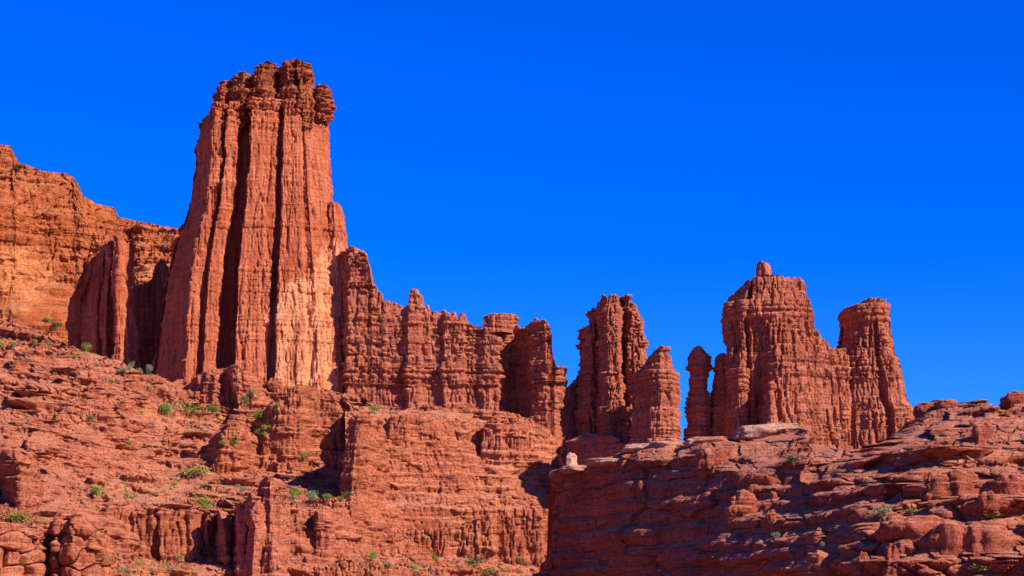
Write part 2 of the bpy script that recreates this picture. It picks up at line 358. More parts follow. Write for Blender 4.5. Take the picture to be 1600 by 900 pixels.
def sheet(name, cols, rows, Dtab, crest, bottom, st, mat, sp_px=1.15, x0=None, x1=None, pale=None, relief=None, backdrop=120, terr=0.0, jag=1.0, lean=0.35, feat=None, roll=None, tmix=1.0):
    """a continuous cliff or slope: depth table over columns and rows gives the broad form; strata and joints are laid on it"""
    x0 = cols[0] if x0 is None else x0; x1 = cols[-1] if x1 is None else x1
    n = int((x1 - x0) / sp_px); px = np.linspace(x0, x1, n)
    cr = np.interp(px, *np.array(crest, float).T)
    m = int((bottom - cr.min()) / sp_px)
    t = np.linspace(0, 1, m)[:, None]; PY = bottom + (cr[None, :] - bottom) * t; PX = np.repeat(px[None, :], m, 0)
    ra = np.array(rows, float); T = np.array(Dtab, float)           # T[row][col], rows given from bottom to top (descending py)
    # per column blending across px with smooth weights
    ci = np.clip(np.searchsorted(cols, px) - 1, 0, len(cols) - 2); cf = (px - np.array(cols)[ci]) / (np.array(cols)[ci + 1] - np.array(cols)[ci])
    Dcol = T[:, ci] * (1 - cf) + T[:, ci + 1] * cf                    # rows x n
    kb = int(40 / sp_px) | 1; kern = np.hanning(kb + 2)[1:-1]; kern /= kern.sum()
    Dcol = np.stack([np.convolve(np.pad(r_, kb // 2, mode='reflect', reflect_type='odd'), kern, 'valid') for r_ in Dcol])
    ri = np.clip(np.searchsorted(-ra, -PY) - 1, 0, len(ra) - 2)
    rf = (ra[ri] - PY) / (ra[ri] - ra[ri + 1]); jj = np.repeat(np.arange(n)[None, :], m, 0)
    rf = np.clip(rf, 0, 1.3)
    Dm = Dcol[ri, jj] * (1 - rf) + Dcol[ri + 1, jj] * rf
    # soften
    for _ in range(10):
        Dm = (np.vstack([Dm[:1], Dm[:-1]]) + Dm + np.vstack([Dm[1:], Dm[-1:]])) / 3
    X, Z = at(PX, PY, Dm)
    Y = Dm.copy()
    if feat is not None: Y = Y + feat(PX, PY, X, Y, Z)
    if terr:
        # terraces: gather the recession of the slope into narrow treads
        zw = Z + st['dip'] * X + 3.0 * perlin(X / 40, Y * 0 + 3.3, Z / 60) + 1.5 * perlin(X / 12, Y * 0 + 1.3, Z / 14)
        LT = Layers(21, terr * 0.6, terr * 1.5)
        k, f, h = LT(zw)
        dYdZ = np.gradient(Y, axis=0) / (np.gradient(Z, axis=0) + 1e-6)
        dYdZ = np.clip(dYdZ, -3, 6)
        for _ in range(6): dYdZ = (np.vstack([dYdZ[:1], dYdZ[:-1]]) + dYdZ + np.vstack([dYdZ[1:], dYdZ[-1:]])) / 3
        thick = LT.e[k + 1] - LT.e[k]
        prof = sstep(0.62, 1.0, f) - f
        Y = Y + dYdZ * thick * prof * tmix * np.clip(0.7 + 1.1 * perlin(X / 26, Y / 26, Z / 20), 0, 1.2)
    if roll:
        rr = np.clip((Z[-1:] - Z) / roll[0], 0, 1); Y = Y + roll[1] * (1 - np.sqrt(1 - (1 - rr) ** 2))
    gY = np.gradient(Y, axis=1); gX = np.gradient(X, axis=1) + 1e-6; sl = np.clip(gY / gX, -2.5, 2.5)
    for _ in range(3): sl = (np.roll(sl, 1, 1) + sl + np.roll(sl, -1, 1)) / 3
    ln = np.sqrt(1 + sl * sl); nx, ny = sl / ln, -1 / ln
    d = displacement(X, Y, Z, st)
    if relief is not None: d = relief(PX, PY, X, Y, Z, d)
    X2 = X + nx * d; Y2 = Y + ny * d; Z2 = Z + lean * 0.5 * st['nz'] * perlin(X / 3, Y / 3, Z / 3 + 60)
    if jag:
        jg = jag * fbm(X[-1] / 5, Y[-1] / 9, Z[-1] * 0, 3); Z2 = Z2 + jg[None, :] * (t ** 12)
    V = [np.stack([X2, Y2, Z2], -1).reshape(-1, 3)]; Q = [gridq(m, n)]
    nk = 14; kk = np.linspace(0, 1, nk)[:, None]
    BX = np.repeat(X2[-1][None, :], nk, 0); BY = Y2[-1] + kk * backdrop; BZ = Z2[-1] - 0.35 * backdrop * kk ** 1.5 + 1.5 * fbm(BX / 12, BY / 12, BX * 0, 2) * np.minimum(1, kk * 6)
    V.append(np.stack([BX, BY, BZ], -1).reshape(-1, 3)); Q.append(gridq(nk, n, m * n))
    V = np.concatenate(V); Q = np.concatenate(Q)
    at_ = pale(V[:, 0], V[:, 1], V[:, 2]) if pale is not None else None
    return link_mesh(name, V, Q, mat, None, at_)

def blob(cx, cz, rx, rz, soft=0.35):
    return lambda x, y, z: 1 - sstep(1 - soft, 1 + soft, np.sqrt(((x - cx) / rx) ** 2 + ((z - cz) / rz) ** 2))
def pblob(px, py, rx, ry, D, soft=0.35):
    cx, cz = at(px, py, D); k = D / F_PX
    return blob(cx, cz, rx * k, ry * k, soft)

exec_sections = []
# ================================================================== GROUND
def valley_floor():
    n = 90; g = np.linspace(-1, 1, n); a = np.sign(g) * np.abs(g) ** 2.2 * 26000
    GXX, GYY = np.meshgrid(a, a + 900)
    Zg = -60 + 18 * fbm(GXX / 700, GYY / 700, GXX * 0, 3) + np.clip((np.hypot(GXX, GYY - 900) - 3500) / 300, 0, 1) * 0
    Zg = Zg + np.clip((GYY - 700) / 900, 0, 1) * 30
    Zg = np.minimum(Zg, -12)
    V = np.stack([GXX, GYY, Zg], -1).reshape(-1, 3)
    o = link_mesh('ground', V, gridq(n, n), M_SLOPE, None, np.zeros(len(V)), Vector((0, 0, 0)))
    tag(o, 'red desert valley floor below the cliffs', kind='structure')
valley_floor()

# ================================================================== DISTANT MESA (left)
S_FAR = style(A=3.4, B=2.0, Cc=0.8, blk=2.2, bw=7, crk=1.4, blk4=3.0, fl=3.0, fls=16, fl2=1.4, gr=0.7, nz=0.8, lay=1.5, big=6, dip=0.0)
def far_relief(PX, PY, X, Y, Z, d):
    # scree apron near the foot is smooth
    w = pblob(75, 480, 62, 42, 1900, 0.25)(X, Y, Z)
    return d * (1 - 0.85 * w) + 6 * w
o = sheet('distant_mesa', [-320, -60, 0, 60, 110, 150, 200, 300], [620, 530, 480, 430, 400, 340, 300, 270, 220],
      [[r_[0] - 10] + r_ for r_ in [[1860, 1860, 1870, 1880, 1900, 1900, 1900],
       [1860, 1860, 1870, 1890, 1910, 1900, 1900],
       [1880, 1880, 1885, 1905, 1930, 1920, 1920],
       [1890, 1890, 1925, 1930, 1940, 1935, 1935],
       [1893, 1893, 1930, 1940, 1950, 1950, 1940],
       [1900, 1900, 1935, 1950, 1960, 1990, 1990],
       [1920, 1925, 1955, 1975, 1985, 2010, 2010],
       [1960, 1965, 1985, 1995, 2000, 2020, 2020],
       [1990, 1995, 2005, 2010, 2020, 2030, 2030]]],
      [(-320, 190), (-60, 225), (0, 229), (19, 229), (22, 240), (23, 252), (40, 258), (62, 266), (80, 272), (84, 271), (100, 271), (117, 278), (119, 296), (130, 305), (150, 318), (178, 324), (183, 338), (200, 343), (240, 350), (278, 358), (300, 362)],
      620, S_FAR, M_FAR, pale=lambda x, y, z: np.maximum(pblob(20, 440, 60, 70, 1900)(x, y, z), pblob(225, 430, 30, 30, 1900)(x, y, z)), relief=far_relief, jag=1.5, terr=14, sp_px=1.2)
tag(o, 'distant orange mesa cliff behind the left slope, lit by the sun', 'cliff')

# ================================================================== FLUTED BUTTRESS and dark saddle wall, left of the great tower
S_FLUTE = style(A=0.8, B=0.6, Cc=0.25, blk=0.5, bw=3, crk=0.4, fl=3.6, fls=9, fl2=1.6, gr=1.2, nz=0.45, lay=0.9)
o = rock('rock_buttress', 1530, [(98, 600), (104, 540), (108, 480), (118, 440), (135, 380), (150, 350)], [(212, 620), (210, 560), (206, 470), (203, 400), (200, 350)],
     [(98, 420), (112, 400), (125, 388), (140, 384), (150, 376), (160, 372), (170, 378), (175, 366), (183, 362), (190, 368), (200, 373), (207, 380)],
     S_FLUTE, M_TOWER, back=30, sp=0.7,
     loop=[(0, 30), (0.04, 20), (0.30, -4), (0.44, -10), (0.47, -4), (0.50, -3), (0.54, -15), (0.62, -18), (0.66, -12), (0.70, -11), (0.74, -22), (0.86, -27), (0.97, -20), (1, 0)], jag=2.5)
tag(o, 'narrow fluted red buttress between the orange mesa and the tallest tower', 'rock buttress')
o = rock('saddle_wall', 1600, [(160, 640), (168, 560), (180, 480), (190, 430)], [(300, 640), (300, 560), (300, 480), (300, 380)],
     [(170, 470), (196, 462), (206, 444), (222, 444), (236, 436), (240, 410), (247, 400), (254, 408), (258, 418), (266, 410), (280, 380), (300, 350)],
     style(A=1.0, B=0.8, Cc=0.3, blk=0.6, fl=2.2, fls=10, nz=0.4), M_TOWER, back=25, sp=0.8, loop=[(0, 10), (0.1, 0), (0.3, -4), (0.5, 0), (0.8, -8), (1, -5)], jag=2)
tag(o, 'shadowed saddle wall joining the tallest tower to the fluted buttress', 'rock wall')

# ================================================================== GREAT TOWER
TB = Root('tallest_rock_tower', (at(400, 620, 1500)[0], 1500, at(400, 620, 1500)[1]))
tag(TB.ob, 'tallest fluted red tower with flat knobbly caprock, left of centre', 'rock tower')
S_T = style(A=0.75, B=0.5, Cc=0.28, blk=0.5, bw=3.5, crk=0.6, fl=0.6, fls=10, fl2=0.6, gr=1.05, nz=0.40, warp=1.2, blk4=0.4)
S_CAPS = style(A=1.8, B=1.6, Cc=0.7, blk=2.0, bw=3, crk=1.1, fl=1.2, fls=7, fl2=0.8, gr=0.9, nz=0.9, pil=0.8, ps=4.0, lay=0.7)
zc0, zc1 = at(400, 205, 1500)[1], at(400, 185, 1500)[1]
S_CHUNK = style(A=0.8, B=1.1, Cc=0.4, blk=1.8, bw=2.6, crk=1.0, fl=2.2, fls=4, fl2=1.2, gr=1.5, nz=0.8, pil=1.2, ps=3.5)
loopt = [(0, 22), (0.015, 0), (0.145, -28), (0.165, -31), (0.235, -30), (0.245, -26), (0.262, -26), (0.27, -33), (0.352, -30), (0.362, -10), (0.44, -8), (0.455, -35), (0.55, -33), (0.655, -29), (0.665, -22), (0.695, -21), (0.705, -33), (0.83, -28), (0.842, -23), (0.86, -27), (0.97, -14), (1.0, 5)]
loopb = [(0, 25), (0.02, 0), (0.205, -38), (0.22, -41), (0.265, -37), (0.272, -30), (0.29, -29), (0.30, -41), (0.345, -37), (0.355, -12), (0.435, -10), (0.45, -43), (0.51, -42), (0.600, -38), (0.608, -26), (0.630, -26), (0.64, -45), (0.78, -42), (0.80, -38), (0.86, -38), (0.97, -28), (1.0, 5)]
def titan_pale(x, y, z):
    a = pblob(492, 525, 78, 95, 1470, 0.25)(x, y, z); b = pblob(520, 440, 30, 70, 1470, 0.3)(x, y, z); c = pblob(480, 585, 70, 14, 1470)(x, y, z) * 0.8
    return np.maximum(np.maximum(a, b), c)
def chunkw(z): return sstep(at(0, 560, 1500)[1], at(0, 520, 1500)[1], z) * (1 - sstep(at(0, 380, 1500)[1], at(0, 330, 1500)[1], z)) * 0.0
left = [(224, 660), (230, 600), (240, 520), (252, 440), (264, 390), (274, 358), (287, 327), (295, 285), (302, 250), (300, 225), (305, 205), (309, 185), (309, 172)]
right = [(552, 660), (547, 600), (542, 520), (534, 440), (528, 395), (522, 350), (516, 312), (513, 280), (512, 250), (509, 213), (508, 182), (508, 165)]
o = rock('shaft', 1500, left, right, [(300, 173), (328, 168), (332, 160), (420, 155), (508, 158), (518, 170)], S_T, M_TOWER, back=40, sp=0.48, loop=loopb, loop_top=loopt, parent=TB, jag=1.0,
     pale=titan_pale, stylef=(S_CAPS, lambda z: sstep(zc0, zc1, z)))
o['label'] = 'fluted shaft with dark vertical grooves and a pale orange patch at its foot'
o = rock('caprock', 1493, [(331, 205), (329, 180), (329, 168), (333, 145), (335, 128)], [(434, 205), (434, 170), (433, 140), (432, 100)],
     [(335, 127), (348, 124), (360, 118), (373, 112), (386, 108), (396, 112), (400, 106), (407, 102), (418, 99), (427, 100), (432, 106)],
     S_CAPS, M_CAP, back=34, sp=0.55, parent=TB, jag=1.6, loop=[(0, 6), (0.05, -8), (0.18, -18), (0.22, -12), (0.28, -12), (0.36, -20), (0.50, -21), (0.53, -10), (0.6, -8), (0.64, -20), (0.8, -24), (0.95, -18), (1, -4)])
o['label'] = 'lower left block of dark blocky caprock'
o = rock('caprock', 1493, [(433, 205), (436, 170), (437, 140), (438, 100)], [(502, 205), (500, 170), (495, 150), (491, 133), (486, 112), (481, 99)],
     [(438, 102), (443, 97), (453, 95), (462, 94), (467, 98), (474, 97), (481, 100), (486, 112), (492, 133)],
     S_CAPS, M_CAP, back=34, sp=0.55, parent=TB, jag=1.6, loop=[(0, 6), (0.05, -14), (0.3, -23), (0.45, -22), (0.5, -13), (0.55, -13), (0.62, -22), (0.85, -20), (1, 0)])
o['label'] = 'highest block of caprock right of the narrow slit'
o = rock('overhang_block', 1490, [(488, 190), (489, 160), (492, 133)], [(508, 190), (514, 178), (518, 168), (516, 155), (513, 148), (513, 130)], [(491, 136), (500, 132), (507, 134), (513, 130), (517, 150)],
     S_CAPS, M_CAP, depth=12, back=14, sp=0.5, parent=TB, jag=1.0)
o = rock('side_pinnacle', 1503, [(500, 660), (512, 480), (515, 340), (518, 313)], [(549, 660), (547, 480), (541, 380), (536, 345), (532, 317)], [(516, 312), (522, 318), (526, 316), (532, 317), (540, 360)],
     S_T, M_TOWER, back=25, sp=0.6, parent=TB, jag=0.8, pale=titan_pale, loop=[(0, -14), (0.1, -24), (0.5, -25), (0.9, -20), (1, 4)])

# ================================================================== RIDGE WALL
S_R = style(A=1.9, B=1.5, Cc=0.7, blk=1.9, bw=4.2, crk=0.75, fl=0.5, fls=14, fl2=0.4, gr=0.45, nz=0.7, warp=1.4, lay=0.85)
RB = Root('ridge_wall', (at(720, 660, 1480)[0], 1480, at(720, 660, 1480)[1]))
tag(RB.ob, 'long jagged ridge wall running right from the tallest tower', 'rock wall')
def u4(p): return (p - 535) / (905 - 535)
rl = [(535, 4), (545, -10), (572, -12), (590, -12), (600, -13), (632, -15), (638, -21), (654, -21), (660, -16), (690, -18), (694, -23), (722, -24), (728, -20), (748, -23), (756, -27), (778, -27), (788, -8), (800, 0), (822, -4), (828, -22), (833, -34), (852, -38), (868, -34), (880, -24), (893, -18), (905, -6)]
o = rock('wall_face', 1480, [(535, 820), (535, 600), (536, 380)], [(906, 820), (905, 600), (905, 480)],
     [(535, 388), (545, 386), (549, 380), (553, 384), (556, 392), (568, 392), (572, 404), (577, 420), (579, 440), (590, 449), (594, 450), (598, 467), (610, 466), (627, 474), (636, 472), (641, 470), (657, 468), (666, 473), (681, 484), (690, 482), (700, 484), (712, 490), (728, 495), (734, 502), (745, 504), (753, 508), (755, 490), (778, 492), (812, 494), (818, 505), (823, 504), (825, 499), (838, 497), (851, 501), (858, 508), (861, 520), (863, 544), (866, 569), (875, 574), (880, 580), (884, 592), (887, 604), (892, 596), (898, 590), (903, 580)],
     S_R, M_RIDGE, back=22, sp=0.55, loop=[(u4(p), d + (min(p, 760) - 600) * 0.10 - max(0, p - 800) * 0.12) for p, d in rl], parent=RB, jag=2.0)
def knob(name, parent, D, prof, depth, st, mat, sp=0.45, label=None, jag=0.6, edge=0.6):
    """prof: rows (py, left px, right px) from foot to top"""
    L_ = [(a, p) for p, a, b in prof]; R_ = [(b, p) for p, a, b in prof]
    t0 = prof[-1]
    o = rock(name, D, L_, R_, [(t0[1] - 3, t0[0] + 1), ((t0[1] + t0[2]) / 2, t0[0] - 0.5), (t0[2] + 3, t0[0] + 1)], st, mat, depth=depth, back=depth, sp=sp, parent=parent, jag=jag, edge=edge)
    if label: o['label'] = label
    return o
S_K = style(A=0.4, B=0.7, Cc=0.35, blk=0.5, bw=2.5, crk=0.4, fl=0.5, fls=4, fl2=0.3, gr=0.3, nz=0.45)
knob('pinnacle', RB, 1480, [(480, 636, 664), (468, 637, 662), (462, 640, 661), (459, 640, 656), (455, 641, 655), (451, 643, 652)], 4, S_K, M_RIDGE)
knob('capstone', RB, 1475, [(520, 754, 800), (505, 756, 806), (497, 755, 812), (492, 757, 808), (489, 768, 800)], 9, S_K, M_RIDGE)
knob('pinnacle', RB, 1475, [(440, 545, 576), (420, 545, 577), (405, 546, 572), (393, 546, 568), (386, 547, 556)], 7, S_R, M_RIDGE)
for a in ((682, 484, 5), (694, 481, 6), (709, 485, 5), (722, 487, 7), (668, 474, 4)):
    knob('pinnacle', RB, 1478, [(a[1] + 22, a[0] - a[2] - 3, a[0] + a[2] + 3), (a[1] + 10, a[0] - a[2], a[0] + a[2]), (a[1] + 2, a[0] - a[2] * .6, a[0] + a[2] * .6)], 4, S_K, M_RIDGE)

rock('wall_face', 1500, [(540, 720), (540, 600), (541, 400)], [(606, 720), (606, 600), (604, 480), (598, 460)], [(541, 398), (548, 402), (556, 404), (566, 412), (572, 430), (578, 452), (590, 462), (604, 482)],
     S_T, M_TOWER, back=14, sp=0.55, loop=[(0, -16), (0.06, -24), (0.35, -28), (0.5, -28), (0.53, -25), (0.8, -26), (0.95, -24), (1, -10)], parent=RB, jag=1.0, pale=titan_pale)['label'] = 'smooth left end of the wall below the small pinnacles'

# ================================================================== LOWER CLIFF under the ridge
S_L = style(A=1.5, B=1.1, Cc=0.55, blk=1.1, bw=6, crk=0.7, fl=1.4, fls=16, fl2=0.9, gr=0.8, nz=0.65, warp=2.4, lay=0.9, big=3.5, dip=-0.01, slab=2.2, ss=21, sc=0.35, blk4=2.0, tilt=0.5)
def wall_relief(PX, PY, X, Y, Z, d):
    return d
def turned(T): return [[v + (c - 690) * 0.20 for v, c in zip(r_, [540, 590, 650, 720, 790, 840, 880, 930])] for r_ in T]
o = sheet('lower_cliff', [540, 590, 650, 720, 790, 840, 880, 930], [1000, 890, 868, 800, 755, 700, 650, 632, 600],
      turned([[1300, 1300, 1300, 1300, 1300, 1300, 1320, 1340],
       [1322, 1318, 1318, 1318, 1318, 1318, 1330, 1350],
       [1350, 1345, 1340, 1340, 1338, 1336, 1350, 1360],
       [1360, 1352, 1352, 1350, 1346, 1345, 1380, 1400],
       [1378, 1372, 1372, 1370, 1366, 1368, 1400, 1410],
       [1400, 1385, 1380, 1380, 1392, 1396, 1410, 1420],
       [1418, 1410, 1402, 1402, 1412, 1412, 1420, 1430],
       [1450, 1450, 1446, 1446, 1446, 1440, 1435, 1440],
       [1490, 1490, 1490, 1490, 1490, 1490, 1490, 1490]]),
      [(540, 628), (560, 636), (600, 634), (625, 641), (660, 638), (700, 643), (740, 640), (770, 645), (800, 648), (830, 655), (860, 676), (890, 705), (930, 740)],
      1000, S_L, M_WALL, pale=lambda x, y, z: 0.36 * np.maximum(pblob(640, 785, 110, 16, 1350, 0.7)(x, y, z), 0.8 * pblob(780, 800, 90, 10, 1360, 0.7)(x, y, z)), terr=9, tmix=0.6, sp_px=1.15, jag=0.5, backdrop=60)
tag(o, 'broad sunlit salmon cliff of blocks and ledges below the jagged ridge', 'cliff')

# ================================================================== RIGHT HAND TOWERS
S_H = style(A=2.4, B=1.4, Cc=0.4, blk=0.6, bw=2.8, crk=0.5, fl=1.0, fls=6, fl2=0.5, gr=0.5, nz=0.55, warp=1.5, lay=0.75)
S_TW = style(A=1.5, B=1.3, Cc=0.5, blk=1.7, bw=2.4, crk=1.0, fl=1.0, fls=6, fl2=0.8, gr=1.0, nz=0.8, lay=0.7, warp=1.4)
TW = Root('twin_summit_tower', (at(955, 700, 1440)[0], 1440, at(955, 700, 1440)[1]))
tag(TW.ob, 'dark twin summit spire with deep clefts, first tower right of the ridge', 'rock tower')
rock('shaft', 1469, [(896, 760), (900, 660), (903, 596), (905, 560), (907, 530), (907, 508)], [(948, 760), (946, 660), (944, 560), (940, 505)], [(906, 511), (912, 508), (922, 505), (930, 504), (942, 500)],
     S_TW, M_RIDGE, back=14, sp=0.5, loop=[(0, 8), (0.04, 2), (0.45, -10), (0.6, -10), (0.75, -2), (1, 4)], parent=TW, jag=1.2)['label'] = 'low left column in shade'
rock('shaft', 1463, [(918, 760), (920, 660), (921, 600), (924, 540), (924, 480), (926, 470)], [(985, 760), (981, 660), (976, 600), (970, 540), (969, 480), (968, 462)],
     [(925, 478), (928, 471), (931, 477), (938, 468), (944, 461), (949, 466), (953, 460), (962, 461), (968, 464)], S_TW, M_RIDGE, back=16, sp=0.5,
     loop=[(0, 8), (0.02, 2), (0.24, -3), (0.34, -20), (0.5, -26), (0.85, -25), (0.97, -18), (1, 0)], parent=TW, jag=1.0)['label'] = 'middle column with a sunlit blocky rib'
rock('shaft', 1471, [(960, 760), (962, 660), (964, 540), (966, 480), (968, 460)], [(1022, 760), (1018, 660), (1014, 590), (1012, 560), (1010, 545), (1013, 533), (1006, 521), (1004, 496), (995, 486), (991, 470), (984, 460)],
     [(968, 464), (972, 459), (976, 463), (984, 461), (991, 469), (995, 487), (1003, 493), (1006, 510)], S_TW, M_RIDGE, back=16, sp=0.5,
     loop=[(0, 2), (0.10, -8), (0.22, -6), (0.38, -20), (0.55, -22), (0.58, -13), (0.80, -14), (0.88, -12), (1, 4)], parent=TW, jag=1.0)['label'] = 'right column stepping down to a small knob'
rock('plinth', 1400, [(858, 900), (868, 800), (876, 700), (889, 672), (896, 660)], [(1150, 900), (1140, 700), (1120, 690)], [(870, 700), (888, 676), (900, 664), (920, 660), (960, 668), (985, 690), (1060, 694), (1140, 700)], S_L, M_RIDGE, loop=[(0, 20), (0.1, -5), (0.55, -72), (0.8, -98), (0.95, -90), (1, -50)], back=20, sp=0.8, parent=TW, jag=1.0)  # visible at its left; unseen forward part added to shade the lower cliff

o = rock('stubby_rock_tower', 1345, [(978, 740), (984, 686), (990, 640), (993, 600), (995, 574), (1000, 564), (1006, 554), (1013, 547)], [(1066, 740), (1066, 689), (1065, 650), (1064, 617), (1058, 596), (1055, 580), (1052, 565), (1050, 552), (1047, 543)],
     [(994, 577), (1004, 570), (1012, 556), (1020, 549), (1028, 543), (1036, 541), (1047, 543), (1052, 556)], S_H, M_RIDGE, back=14, sp=0.45,
     loop=[(0, 6), (0.06, 0), (0.35, -20), (0.55, -23), (0.8, -20), (0.95, -11), (1, 0)], jag=0.8)
tag(o, 'stubby dome topped tower of stacked ledges right of the twin summit spire', 'rock tower')
o = rock('hoodoo', 1365, [(1072, 740), (1074, 689), (1073, 650), (1077, 612), (1079, 585), (1077, 568), (1080, 552), (1084, 544)], [(1114, 740), (1110, 672), (1113, 627), (1107, 606), (1108, 590), (1111, 575), (1109, 558), (1102, 549), (1096, 541)],
     [(1078, 556), (1083, 545), (1090, 540), (1097, 543), (1104, 552), (1110, 560)], style(A=1.8, B=1.0, Cc=0.5, blk=0.7, crk=0.3, fl=0.4, fl2=0.3, gr=0.2, nz=0.6, lay=0.6, warp=1.0), M_RIDGE, depth=9, back=9, sp=0.4, jag=0.5)
tag(o, 'slender round topped hoodoo standing free left of the castle shaped tower', 'hoodoo')
o = rock('hoodoo', 1368, [(1112, 740), (1112, 660), (1113, 610), (1117, 590), (1119, 575), (1121, 560), (1123, 553)], [(1160, 740), (1158, 650), (1150, 600), (1145, 587), (1139, 578), (1138, 562), (1135, 553)],
     [(1113, 598), (1120, 557), (1126, 552), (1131, 551), (1137, 557), (1146, 590), (1152, 620)], style(A=1.6, B=1.0, Cc=0.5, blk=0.7, crk=0.3, fl=0.4, fl2=0.3, gr=0.2, nz=0.6, lay=0.6, warp=1.0), M_RIDGE, depth=11, back=10, sp=0.42, jag=0.5)
tag(o, 'short shaded hoodoo with a small stacked head, against the castle tower', 'hoodoo')

S_CU = style(A=2.5, B=1.6, Cc=0.5, blk=0.8, bw=7, crk=0.9, fl=0.5, fls=9, fl2=0.4, gr=0.4, nz=0.6, warp=1.2, lay=0.95, blk4=1.2)
def upper(z): return sstep(at(0, 520, 1350)[1], at(0, 500, 1350)[1], z)
CT = Root('castle_rock_tower', (at(1220, 700, 1350)[0], 1350, at(1220, 700, 1350)[1]))
tag(CT.ob, 'broad castle shaped tower crowned by a small square block', 'rock tower')
S_C = style(A=1.0, B=0.9, Cc=0.5, blk=1.0, bw=2.6, crk=0.8, fl=0.9, fls=7, fl2=0.8, gr=1.1, nz=0.6, warp=1.2, lay=0.8)
def uc(p): return (p - 1135) / (1345 - 1135)
rock('body', 1350, [(1128, 790), (1132, 690), (1137, 600), (1137, 548), (1133, 506), (1136, 486), (1141, 460), (1146, 452)], [(1345, 790), (1345, 600), (1340, 430)],
     [(1133, 470), (1141, 459), (1150, 452), (1163, 442), (1172, 438), (1179, 432), (1190, 428), (1206, 429), (1222, 429), (1226, 433), (1248, 434), (1256, 440), (1260, 446), (1262, 462), (1266, 470), (1270, 483), (1273, 492), (1275, 508), (1280, 514), (1286, 521), (1290, 526), (1296, 528), (1301, 538), (1318, 541), (1345, 540)],
     S_C, M_RIDGE, back=24, sp=0.5, loop=[(uc(p), d + (p - 1240) * 0.14) for p, d in [(1135, 10), (1137, 4), (1152, 0), (1160, -6), (1164, 4), (1178, 2), (1200, 0), (1206, -24), (1212, -26), (1216, -29), (1240, -31), (1262, -29), (1285, -26), (1310, -29), (1330, -30), (1345, -10)]], loop_top=[(uc(p), d + (p - 1240) * 0.14) for p, d in [(1135, 10), (1137, 2), (1152, -3), (1160, -10), (1163, -2), (1167, -12), (1180, -17), (1206, -20), (1212, -20), (1216, -21), (1240, -22), (1262, -20), (1285, -18), (1310, -16), (1325, -14), (1345, 0)]], parent=CT, jag=1.2, stylef=(S_CU, upper))
knob('summit_block', CT, 1342, [(440, 1176, 1210), (432, 1179, 1207), (428, 1181, 1205), (420, 1181, 1205), (413, 1182, 1203), (408, 1183, 1197)], 6, S_K, M_RIDGE, label='small square block on the summit')
rock('side_spur', 1342, [(1134, 760), (1138, 680), (1141, 610), (1143, 570), (1146, 553)], [(1174, 760), (1172, 680), (1170, 620), (1168, 580), (1166, 548)], [(1141, 558), (1150, 550), (1158, 545), (1166, 548), (1170, 560)], S_H, M_RIDGE, depth=14, back=20, sp=0.45, parent=CT, jag=0.8)
rock('side_spur', 1325, [(1182, 760), (1186, 690), (1192, 640), (1196, 610)], [(1226, 760), (1222, 690), (1216, 640), (1210, 596)], [(1190, 620), (1200, 600), (1208, 592), (1214, 604), (1220, 650)], S_H, M_RIDGE, depth=12, back=20, sp=0.45, parent=CT, jag=0.8)
o = rock('flat_topped_rock_tower', 1360, [(1296, 790), (1300, 650), (1306, 560), (1317, 535), (1320, 505), (1317, 490), (1322, 480), (1334, 470)], [(1446, 790), (1440, 680), (1434, 641), (1421, 628), (1418, 605), (1413, 586), (1405, 566), (1399, 555), (1397, 535), (1392, 517), (1388, 497), (1386, 486), (1389, 476), (1387, 464)],
     [(1300, 560), (1316, 540), (1318, 486), (1326, 478), (1336, 471), (1345, 471), (1353, 467), (1370, 466), (1384, 464), (1389, 470), (1392, 517), (1420, 600)],
     S_C, M_RIDGE, back=22, sp=0.5, loop=[(0, 14), (0.08, -10), (0.25, -22), (0.42, -25), (0.54, -26), (0.56, -24), (0.575, -16), (0.63, -15), (0.65, -29), (0.85, -26), (0.95, -16), (1, 0)], loop_top=[(0, 12), (0.05, 0), (0.25, -14), (0.42, -18), (0.54, -19), (0.57, -19), (0.59, -18), (0.64, -18), (0.67, -19), (0.85, -16), (0.95, -10), (1, 0)], jag=1.5, edge=0.75, stylef=(S_CU, upper))
tag(o, 'flat topped tower flaring at the foot, rightmost of the skyline towers', 'rock tower')
# ================================================================== LEFT SLOPE
S_S = style(A=2.3, B=1.6, Cc=0.7, blk=1.8, bw=5, crk=1.0, fl=2.2, fls=13, fl2=1.2, gr=0.6, nz=0.75, warp=4, lay=0.95, big=6, dip=0.14, slab=2.4, ss=12, blk4=1.5)
def slope_relief(PX, PY, X, Y, Z, d):
    w = np.maximum.reduce([pblob(270, 770, 75, 20, 1290)(X, Y, Z), pblob(270, 650, 55, 22, 1400)(X, Y, Z), 0.8 * pblob(500, 765, 60, 12, 1290)(X, Y, Z), 0.9 * pblob(280, 890, 60, 22, 1200)(X, Y, Z)])
    # smooth orange faces between rough ledge belts
    sm = sstep(0.02, 0.30, fbm(X / 55 + 4, Y / 200, Z / 26 + 2, 2))
    big = 7 * (sstep(-0.05, 0.10, perlin(X / 38, Y / 90, Z / 60 + 8)) - 0.5) + 4 * (sstep(-0.04, 0.06, perlin(X / 17, Y / 40, Z / 45 + 28)) - 0.5)
    return (d * (1 - 0.55 * sm) + big) * (1 - 0.7 * w)
slope_pale = lambda x, y, z: np.maximum.reduce([0.9 * pblob(270, 768, 110, 30, 1290)(x, y, z), 0.9 * pblob(285, 650, 60, 35, 1400)(x, y, z), 0.8 * pblob(500, 768, 70, 12, 1290)(x, y, z), pblob(290, 890, 70, 25, 1200)(x, y, z)])
def bowl(T):
    # the left flank of the bowl swings forward so that it faces the sun
    return [[v - max(0, 300 - c) * 0.30 for v, c in zip([r_[0]] + r_, [-320, -60, 0, 60, 120, 200, 260, 330, 420, 500, 560, 640])] for r_ in T]
